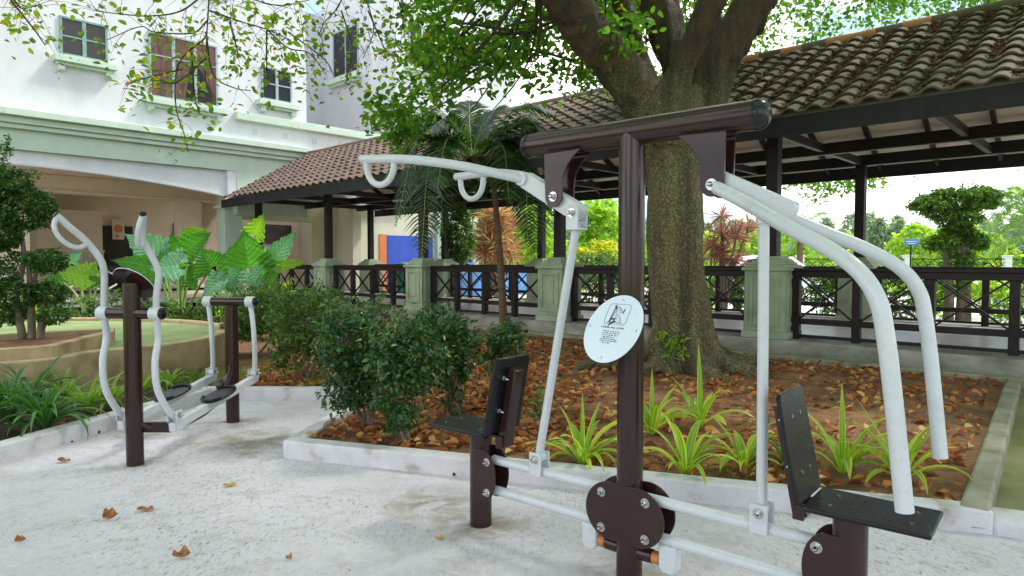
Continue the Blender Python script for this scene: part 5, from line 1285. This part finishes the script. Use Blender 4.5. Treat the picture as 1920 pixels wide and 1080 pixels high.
def bigmat(name, c1, c2, rough, trans):
    m, t, p, o = nmat(name); n = noise_n(t, 3, 4); r = ramp(t, n.outputs['Fac'], [(.3, c1), (.7, c2)]).outputs[0]
    tc = N(t, 'ShaderNodeTexCoord'); sp = N(t, 'ShaderNodeSeparateXYZ'); t.links.new(tc.outputs['UV'], sp.inputs[0])
    ab = N(t, 'ShaderNodeMath', operation='ABSOLUTE'); t.links.new(sp.outputs[0], ab.inputs[0])
    q = N(t, 'ShaderNodeMath', operation='MULTIPLY_ADD'); q.inputs[1].default_value = -.42; t.links.new(ab.outputs[0], q.inputs[0]); t.links.new(sp.outputs[1], q.inputs[2])
    q2 = N(t, 'ShaderNodeMath', operation='MULTIPLY'); q2.inputs[1].default_value = 8; t.links.new(q.outputs[0], q2.inputs[0])
    pp = N(t, 'ShaderNodeMath', operation='PINGPONG'); pp.inputs[1].default_value = .5; t.links.new(q2.outputs[0], pp.inputs[0])
    vn = ramp(t, pp.outputs[0], [(.02, 1), (.10, 0)]).outputs[0]; mr = ramp(t, ab.outputs[0], [(.03, 1), (.07, 0)]).outputs[0]; vn = mixc(t, 1.0, vn, mr, 'LIGHTEN')
    lt = mixc(t, 1.0, r, (1.9, 1.5, 2.2), 'MULTIPLY'); f_ = mixc(t, 1.0, vn, (.55, .55, .55), 'MULTIPLY'); r = mixc(t, f_, r, lt)
    t.links.new(r, p.inputs['Base Color']); p.inputs['Roughness'].default_value = rough
    bump(t, p, ramp(t, pp.outputs[0], [(0, 0), (.5, 1)]).outputs[0], .7, .03)
    tr = N(t, 'ShaderNodeBsdfTranslucent'); t.links.new(mixc(t, 1.0, r, (1.8, 1.9, .7), 'MULTIPLY'), tr.inputs[0]); ms = N(t, 'ShaderNodeMixShader'); ms.inputs[0].default_value = trans
    t.links.new(p.outputs[0], ms.inputs[1]); t.links.new(tr.outputs[0], ms.inputs[2]); t.links.new(ms.outputs[0], o.inputs[0]); return m
M['ear'] = bigmat('elephant_ear_green', (.045, .20, .015), (.08, .28, .02), .35, .5)
M['earpale'] = bigmat('elephant_ear_pale_side', (.10, .30, .13), (.18, .42, .22), .5, .2)
M['earlime'] = bigmat('elephant_ear_lime', (.14, .33, .02), (.22, .40, .03), .4, .5)
def ear_plant(bpx, Y, specs, lab):
    b = at(bpx, 600, Y); b.z = .12; r = empty('elephant_ear', b, 0, lab, 'plant', 'elephant ear plants in front of the building')
    for (jx, jy, tx, ty, wpx, mat, fc, dy) in specs:
        P = at(jx, jy, Y + dy); Tp = at(tx, ty, Y + dy - .10); W = wpx * Y / FPX
        n = Vector((fc * .5, -.85, .45)) if mat != 'flat' else Vector((0, -.3, 1))
        lf = bigleaf(P, Tp, W, n, 'leaf', mat, r)
        st = MB(); st.tube(smooth_path([b + Vector((random.gauss(0, .08), random.gauss(0, .08), 0)), b.lerp(P, .55) + Vector((0, .1, .12)), P], 6), lerp_list([.032, .022, .010], 6), 8); st.build('leaf_stalk', M['stem'], r)
    m = MB(); m.tube([b + Vector((0, 0, -.05)), b + Vector((.02, 0, .3)), b + Vector((0, 0, .55))], [.10, .085, .05], 12); m.build('stem', M['stem'], r)
ear_plant(330, 12.4, [(296, 476, 226, 434, 62, 'earpale', -.6, .1), (280, 500, 200, 482, 40, 'ear', -.3, -.2), (327, 488, 318, 434, 58, 'ear', .1, .2), (352, 470, 392, 432, 62, 'ear', .4, .5), (335, 500, 272, 502, 60, 'earpale', -.4, -.5), (345, 515, 372, 545, 44, 'ear', .3, .4),
    (398, 500, 372, 462, 62, 'ear', .1, -.3), (366, 448, 340, 424, 46, 'earlime', 0, .7), (300, 515, 262, 540, 40, 'ear', 0, .6)], 'elephant ear plant with a pale jagged leaf spreading left, behind the walker handles')
ear_plant(472, 12.0, [(470, 500, 452, 428, 92, 'ear', -.2, -.1), (478, 440, 492, 398, 44, 'earlime', .2, .3), (516, 486, 554, 428, 44, 'earpale', .5, -.1), (528, 500, 576, 488, 24, 'earlime', .3, -.3), (462, 480, 446, 442, 50, 'ear', .3, .4), (470, 512, 486, 552, 40, 'earpale', .2, -.4),
    (412, 528, 372, 560, 46, 'earpale', -.4, -.6), (440, 500, 428, 460, 60, 'ear', -.5, .5), (425, 515, 440, 555, 40, 'earpale', .1, -.5), (500, 515, 515, 560, 36, 'ear', .4, .1)], 'elephant ear plant with the biggest bright green leaf, beside the leftmost green pillar')
ear_plant(160, 13.0, [(165, 520, 98, 505, 52, 'earlime', -.2, 0), (135, 495, 150, 470, 34, 'earpale', .2, .3), (182, 520, 150, 545, 34, 'ear', .3, .2), (120, 530, 70, 520, 38, 'ear', -.3, .4)], 'elephant ear plant with lime leaves behind the small cloud-pruned tree')

# low planting in front of the building
for i, (px, Y, hgt, mt, lb) in enumerate(((150, 12.0, .55, 'hedge', 'low dark bush left of the elephant ears'), (235, 12.6, .6, 'hedge', 'low dark bush in front of the portico rail'), (330, 11.8, .5, 'hedge', 'low dark bush at the foot of the elephant ears'), (40, 12.5, .7, 'lime', 'light green bush behind the small tree in the planter'), (400, 11.6, .55, 'hedge', 'low dark bush behind the sandy wall end'), (440, 11.0, .6, 'lime', 'leafy light green bush under the biggest leaf'), (520, 12.4, .75, 'lime', 'twiggy light green bush below the railing end'))):
    b = at(px, 600, Y); b.z = .12; shrub('low_bush', b, [(0, 0, .12 + hgt * .5, .42, .4, hgt * .55), (.3, .1, .12 + hgt * .4, .35, .3, hgt * .4)], 900, .07, mt, lb, 'low bushes in front of the building', stems=4)
# portico rail (dark X fence on a low base)
for (q0, q1, lb) in ((.2, 3.5, 'dark X-patterned rail of the portico, left half'), (4.4, 8.3, 'dark X-patterned rail of the portico, right half')):
    r = empty('portico_rail', F(q0, WB - .1, .3), TH, lb, 'railing', 'X-patterned rails in front of the portico')
    m = MB(FR); m.box(q0, q1, WB - .16, WB - .06, 1.15, 1.25); m.build('top_rail', M['timber'], r); m = MB(FR); m.box(q0, q1, WB - .14, WB - .08, .55, .62); m.build('bottom_rail', M['timber'], r)
    n = 4
    for i in range(n + 1):
        x = q0 + (q1 - q0) * i / n; m = MB(FR); m.box(x - .05, x + .05, WB - .15, WB - .07, .3, 1.149); m.build('upright', M['timber'], r)
        if i < n:
            x2 = q0 + (q1 - q0) * (i + 1) / n; m = MB(FR); m.beam((x + .05, WB - .12, .62), (x2 - .05, WB - .12, 1.15), .03, .04); m.beam((x + .05, WB - .10, 1.15), (x2 - .05, WB - .10, .62), .03, .04); m.build('cross_bars', M['whitepost'], r)

# small cloud-pruned tree in the planter
b = on(60, 634, .53)
r = empty('pruned_tree', b, 0, 'small cloud-pruned tree with dark leaf pads standing in the sandy planter', 'tree'); C = []
st = MB(); k = b.y / FPX
for (dx, tx, ty, top) in ((-.10, 30, 400, 1), (.0, 50, 470, 0), (.09, 70, 505, 0)):
    P0 = b + Vector((dx, 0, 0)); st.tube(smooth_path([P0, P0 + Vector((dx * .6, 0, .45)), at((tx + 60) / 2, (ty + 560) / 2, b.y + .05), at(tx, ty, b.y)], 5), lerp_list([.042, .034, .026, .014], 5), 10)
for (px, py, rx, rz, n) in ((38, 388, 58, 42, 2200), (5, 345, 44, 34, 900), (0, 440, 36, 30, 600), (88, 488, 34, 22, 700), (20, 552, 46, 30, 900), (88, 552, 34, 24, 800), (-25, 500, 60, 60, 1200), (-40, 400, 60, 70, 1300), (98, 590, 26, 16, 300), (20, 590, 26, 16, 300)):
    c = at(px, py, b.y + random.uniform(-.15, .15)); p, cc = clumps(c[:], (rx * k, rx * k, rz * k), n // 6, 14, .040, .72); C.append(p)
for (px, py, rx, rz, n) in ((8, 300, 12, 40, 130), (55, 325, 26, 12, 90), (15, 272, 8, 22, 60), (-5, 330, 20, 20, 120)):
    c = at(px, py, b.y); C.append(blob_points(c[:], (rx * k, rx * k, rz * k), n, .1))
leaves('foliage', np.concatenate(C), .042, M['topiary'], r, aspect=.55); st.build('trunk', M['greystem'], r)

# ------------------------------------------------------------------ palm in front of the walkway roof
pb = on(945, 624, .085); pt_ = at(922, 340, pb.y); crown = at(885, 292, pb.y - .1)
pr = empty('palm_tree', pb, 0, 'slender dark palm with drooping fronds in front of the tiled roof', 'palm')
m = MB(); m.tube(smooth_path([pb, at(940, 520, pb.y), at(932, 420, pb.y), pt_, crown], 6), lerp_list([.080, .066, .055, .05, .05], 6), 12, jit=lambda i, a: 1 + .05 * (i % 2)); m.build('trunk', M['palmtrunk'], pr)
def frond(crown, tip, mid, parent, L=.34, n=46, mat='palm', wd=.030, droop=.5, rachis='stem'):
    P = smooth_path([crown, mid, tip], 12); N_ = len(P); V = []; Q = []
    for i in range(n):
        s = .12 + .88 * i / (n - 1); f = s * (N_ - 1); j = min(int(f), N_ - 2); c = P[j].lerp(P[j + 1], f - j); tg = (P[j + 1] - P[j]).normalized()
        side = tg.cross(Vector((0, 0, 1))); side = side.normalized() if side.length > .15 else Vector((1, 0, 0))
        l = L * (math.sin(math.pi * min(.15 + s * .88, 1)) ** .6 + .15) * random.uniform(.85, 1.15)
        for sg2 in (-1, 1):
            d = (side * sg2 * .8 + tg * .55 + Vector((0, 0, .12 + random.uniform(-.12, .12)))).normalized(); w_ = wd * .5; x = tg
            a0 = len(V); p0 = c; p1 = c + d * l * .5 + Vector((0, 0, -droop * l * .12)); p2 = c + d * l * .95 + Vector((0, 0, -droop * l * .62))
            V += [p0 - x * w_ * .4, p0 + x * w_ * .4, p1 - x * w_, p1 + x * w_, p2 - x * w_ * .1, p2 + x * w_ * .1]; Q += [(a0, a0 + 1, a0 + 3, a0 + 2), (a0 + 2, a0 + 3, a0 + 5, a0 + 4)]
    me = arr_mesh('frond', np.array([v[:] for v in V]), np.array(Q)); fr2 = link_mesh('frond', me, M[mat], parent)
    m = MB(); m.tube(P, [.014 * (1 - .8 * i / N_) for i in range(N_)], 6); m.build('midrib', M[rachis], fr2)
PF = [(760, 300, 820, 215, -.3), (742, 420, 790, 262, -.5), (790, 480, 810, 300, -.7), (822, 215, 850, 225, .3), (880, 190, 880, 225, .6), (930, 205, 910, 225, .2), (1040, 215, 970, 205, -.2), (1060, 290, 985, 228, -.6), (1040, 400, 1000, 260, -.2), (1005, 470, 985, 300, .3), (765, 235, 820, 220, .5), (955, 380, 940, 270, -1.0), (715, 345, 800, 240, .0), (800, 250, 840, 225, -.8), (990, 450, 975, 270, -.5),
    (770, 360, 815, 250, .6), (830, 440, 830, 270, .5), (900, 370, 900, 260, .8), (1000, 330, 950, 240, .9), (1010, 240, 960, 225, .7), (735, 300, 800, 225, .9), (820, 350, 840, 260, -1.2)]
for (tx, ty, mx_, my_, dy) in PF:
    frond(crown, at(tx, ty, pb.y + dy), at(mx_, my_, pb.y + dy * .5), pr, L=.52, n=52, wd=.040, droop=.45)
# ------------------------------------------------------------------ beyond the walkway
def cordyline(base, heads, mat, lab):
    b = Vector(base); r = empty('cordyline', b, 0, lab, 'plant'); V = []; st = MB()
    C = []; D = []
    for (c, n, L) in heads:
        c = Vector(c); st.tube([b, b.lerp(c, .5) + Vector((random.gauss(0, .08), 0, 0)), c], [.04, .03, .015], 7)
        for i in range(n):
            d = Vector((random.gauss(0, 1), random.gauss(0, 1), random.gauss(.15, .75))).normalized(); C.append(c[:]); D.append((d * L)[:])
    C = np.array(C); D = np.array(D); V, n = leaf_arrays(C, np.linalg.norm(D, axis=1).mean(), .055, .2, .3, D)
    bq = (np.arange(n) * 6)[:, None]; q = np.concatenate([bq + np.array([[0, 5, 4, 3]]), bq + np.array([[0, 3, 2, 1]])], 0)
    link_mesh('leaves', arr_mesh('leaves', V, q), M[mat], r); st.build('stems', M['greystem'], r)
Y = 22.0; hd = []
for k in range(34): hd.append((at(random.uniform(898, 968), random.uniform(400, 490), Y + random.uniform(-.5, .5)), 60, .62))
gb = at(932, 500, Y); gb.z = 0; cordyline(gb, hd, 'cord', 'large red and golden cordyline behind the thin palm trunk')
Y = 15.5
hd = [(at(1352, 405, Y), 60, .42), (at(1335, 462, Y), 60, .40), (at(1356, 440, Y), 70, .44), (at(1380, 446, Y), 60, .38), (at(1403, 426, Y), 60, .40), (at(1350, 476, Y), 90, .46), (at(1374, 485, Y), 70, .42)]
gb = at(1358, 500, Y); gb.z = 0; cordyline(gb, hd, 'cordpink', 'spiky red cordyline in front of the white car, right of the tree trunk')
def far_bush(px, Y, wpx, ytop, ybot, mat, lab, n=900, size=.14, grp=None, cat='bush', name='garden_bush', per=12, shell=.5):
    kk = Y / FPX; zt = EYE + (490 - ytop) * kk; zb = max(EYE + (490 - ybot) * kk, 0); c = at(px, 500, Y); c.z = 0
    shrub(name, c, [(0, 0, (zt + zb) / 2, wpx * kk / 2, min(wpx * kk / 2, 1.6), (zt - zb) / 2)], n, size, mat, lab, grp, cat=cat, stems=3, per=per, cr=.12, shell=shell)
far_bush(1098, 24, 44, 468, 500, 'yellowleaf', 'round golden clipped bush, smaller one right of the left rod', grp='round golden bushes')
far_bush(1132, 24.5, 56, 455, 500, 'yellowleaf', 'round golden clipped bush, bigger one right of the left rod', grp='round golden bushes')
far_bush(1120, 22, 120, 482, 545, 'hedge', 'clipped green hedge below the golden bushes', n=1600, cat='hedge', name='garden_hedge')
far_bush(1120, 30, 90, 385, 470, 'lime', 'feathery bright green bamboo left of the main post', n=1500, size=.3, name='bamboo', cat='bamboo')
far_bush(860, 20.5, 60, 385, 500, 'hedge', 'dark leafy tree between the cream wall and the red cordyline', n=2600, size=.13, name='garden_tree', cat='tree')
far_bush(1000, 24, 80, 385, 500, 'lime', 'bright green bush right of the red and golden cordyline', n=2200, size=.16)
far_bush(960, 26, 160, 350, 440, 'hedge', 'tall leafy tree behind the red and golden cordyline', n=3000, size=.2, name='garden_tree', cat='tree')
gl = 'green shrubs behind the far railing'
for i, (px, Y, wp, yt, yb, mt) in enumerate(((1110, 17.5, 110, 505, 590, 'hedge'), (1210, 17, 120, 500, 590, 'hedge'), (1330, 16.4, 70, 500, 575, 'lime'), (1385, 16, 70, 505, 580, 'hedge'), (1550, 14.6, 90, 512, 590, 'hedge'), (1680, 14.3, 110, 515, 610, 'hedge'), (1745, 14.8, 60, 520, 600, 'lime'), (1880, 14, 110, 528, 612, 'lime'), (1990, 13.5, 120, 520, 620, 'hedge'))):
    far_bush(px, Y, wp, yt, yb, mt, ['shrub seen through the rail left of the main post', 'shrub directly behind the main post and sign', 'light green shrub seen through the rail right of the trunk', 'dark shrub seen through the rail left of the nearest pillar', 'dark shrub seen through the rail right of the nearest pillar', 'dark shrub seen between the two push arms', 'light green shrub right of the rear push arm', 'bright green shrub at the right edge behind the rails', 'dark shrub beyond the right edge'][i], n=1300, size=.10, grp=gl)
# topiary with a flat top
Y = 14.2; b = at(1797, 520, Y); b.z = 0; r = empty('flat_top_tree', b, 0, 'dark clipped tree with a wide flat crown beyond the far railing', 'tree'); C = []; k = Y / FPX; st = MB()
for (tx, ty) in ((1785, 400), (1800, 390), (1812, 400), (1770, 450)):
    P0 = b + Vector((random.gauss(0, .1), 0, 0)); st.tube(smooth_path([P0, P0 + Vector((0, 0, .9)), at(tx, ty, Y)], 6), lerp_list([.11, .09, .04], 6), 9)
for (px, py, rx, rz, n) in ((1800, 376, 76, 24, 2600), (1745, 385, 36, 15, 600), (1845, 368, 34, 19, 800), (1795, 408, 44, 16, 800), (1795, 432, 24, 18, 500), (1762, 455, 28, 15, 600), (1822, 450, 28, 17, 600), (1838, 455, 16, 12, 200), (1795, 500, 30, 60, 900), (1720, 384, 12, 7, 90)):
    c = at(px, py, Y + random.uniform(-.1, .1)); p, cc = clumps(c[:], (rx * k, min(rx * k, .6), rz * k), n // 7, 14, .07, .6); C.append(p)
leaves('foliage', np.concatenate(C), .075, M['clipped'], r, aspect=.6); st.build('trunk', M['greystem'], r)
# light palm at the right edge, another one farther left
for (bx, Y, fr3, lb) in ((1945, 17, ((1830, 440, 1880, 400), (1850, 480, 1890, 450), (1870, 385, 1910, 370), (1900, 350, 1920, 380), (1860, 410, 1900, 385), (1840, 462, 1890, 420), (1960, 350, 1950, 380), (2020, 380, 1990, 370)), 'bright feathery palm leaning in from the right edge'),
                     (1500, 26, ((1475, 470, 1485, 455), (1550, 400, 1525, 405), (1560, 445, 1535, 425), (1480, 440, 1490, 430), (1530, 480, 1520, 460), (1512, 410, 1508, 425)), 'slim feathery palm seen behind the push arms')):
    b = at(bx, 500, Y); b.z = 0; r = empty('garden_palm', b, 0, lb, 'palm'); cr_ = at(bx, 440, Y)
    m = MB(); m.tube([b, cr_], [.13, .10], 10); m.build('trunk', M['palmtrunk'], r)
    for (tx, ty, mx_, my_) in fr3: frond(cr_, at(tx, ty, Y), at(mx_, my_, Y), r, L=.55, n=30, mat='palmlight', wd=.045)
# far fence with white posts
r = empty('boundary_fence', (8, 38, 0), 0, 'thin dark cross-patterned fence with white posts far behind the garden', 'fence')
for px in (1180, 1275, 1415, 1500, 1600, 1700, 1795, 1888, 1985, 2080):
    c = at(px, 500, 38); m = MB(); m.box(c.x - .17, c.x + .17, 37.83, 38.17, 0, 1.66); m.box(c.x - .21, c.x + .21, 37.79, 38.21, 1.66, 1.74); m.build('fence_post', M['whitepost'], r)
m = MB(); x0, x1 = at(1000, 500, 38).x, at(2150, 500, 38).x
m.box(x0, x1, 37.97, 38.03, 1.48, 1.54); m.box(x0, x1, 37.97, 38.03, .9, .95); m.box(x0, x1, 37.97, 38.03, .35, .40)
x = x0
while x < x1: m.beam((x, 38, .95), (x + .6, 38, 1.48), .03, .03); m.beam((x + .6, 38.04, .95), (x, 38.04, 1.48), .03, .03); x += .6
m.build('fence_rails', M['timber'], r)
r = empty('street_sign', at(1709, 500, 34).xy.to_3d(), 0, 'small blue road sign on a grey post beyond the far fence', 'sign')
c = at(1709, 454, 34); m = MB(); m.box(c.x - .36, c.x + .36, c.y - .03, c.y + .03, c.z - .16, c.z + .17); sp_ = m.build('sign_board', M['signblue'], r, .02)
m = MB(); m.box(c.x - .28, c.x + .28, c.y - .034, c.y - .031, c.z + .02, c.z + .05); m.box(c.x - .20, c.x + .20, c.y - .034, c.y - .031, c.z - .08, c.z - .05); m.build('sign_lines', M['whitepost'], sp_)
m = MB(); m.cyl((c.x, c.y + .04, 0), (c.x, c.y + .04, c.z - .1), .04, 10); m.build('sign_post', M['fascia'], r)
# white car parked beyond the garden
CX, CY = at(1405, 500, 24).x, 24.0
car = empty('parked_car', (CX, CY, 0), R(8), 'white parked car half hidden behind the red cordyline and the nearest pillar', 'car')
CMt = Matrix.Translation((CX, CY, 0)) @ Matrix.Rotation(R(8), 4, 'Z')
m = MB(CMt); prof = [(-2.1, .35), (-2.12, .75), (-1.95, .92), (-1.15, 1.02), (-.55, 1.50), (.1, 1.58), (1.2, 1.54), (1.95, 1.05), (2.1, .95), (2.12, .4), (1.75, .28), (-1.7, .28)]
m.prism(prof, (0, 0, 0), (1, 0, 0), (0, 0, 1), (0, 1, 0), 1.66); m.build('body', M['carwhite'], car, .07, seg=3)
m = MB(CMt)
m.prism([(-1.02, 1.05), (-.50, 1.44), (.05, 1.50), (.05, 1.05)], (0, -.835, 0), (1, 0, 0), (0, 0, 1), (0, 1, 0), .02); m.build('side_window', M['glass'], car)
m = MB(CMt); m.prism([(.12, 1.05), (.12, 1.50), (1.1, 1.46), (1.6, 1.08)], (0, -.835, 0), (1, 0, 0), (0, 0, 1), (0, 1, 0), .02); m.build('side_window', M['glass'], car)
m = MB(CMt); m.beam((-1.12, 0, 1.06), (-.56, 0, 1.515), 1.35, .03); m.build('windscreen', M['glass'], car)
for x in (-1.3, 1.3):
    for y in (-.78, .78):
        m = MB(CMt); m.cyl((x, y - .10, .32), (x, y + .10, .32), .32, 24); wh = m.build('wheel', M['black'], car, .02)
        m = MB(CMt); yy = y + (.104 if y > 0 else -.104); m.cyl((x, yy, .32), (x, yy + (.006 if y > 0 else -.006), .32), .19, 16); m.build('rim', M['steel'], wh)
for y in (-.6, .6):
    m = MB(CMt); m.box(-2.14, -2.06, y - .18, y + .18, .66, .80); m.build('headlight', M['steel'], car, .01)
# shrubs along the far road, and the wood behind them
def mass(name, x0, x1, y0, y1, hmin, hmax, n, size, mat, lab, cone=0, cell=3.0):
    C = []; k = int((x1 - x0) / cell)
    for i in range(k):
        for j in range(2):
            cx = x0 + (i + random.random()) * cell; cy = random.uniform(y0, y1); h = random.uniform(hmin, hmax)
            nn = n // (2 * k); t = rng.random(nn) ** .8; ang = rng.random(nn) * 6.283; rad = (h * (.32 if cone else .55)) * (np.sqrt(np.maximum(1 - t ** (1.2 if cone else 2.4), .02))) * (.5 + .5 * rng.random(nn))
            C.append(np.c_[cx + rad * np.cos(ang), cy + rad * np.sin(ang), t * h])
    tag(leaves(name, np.concatenate(C), size, M[mat], None, aspect=.75), lab, kind='stuff')
mass('roadside_shrubs', -10, 75, 46, 60, 2.4, 4.4, 52000, .38, 'midwood', 'bright green roadside shrubs behind the boundary fence')
mass('far_wood', -20, 190, 130, 160, 7.0, 11.5, 110000, .8, 'farwood', 'haze-coloured far-off line of conifers on the horizon', cone=1, cell=2.3)
# lawn clumps between
mass('ground_cover', 10, 45, 30, 36, .3, .6, 6000, .16, 'lime', 'low ground cover along the far garden edge', cell=2)
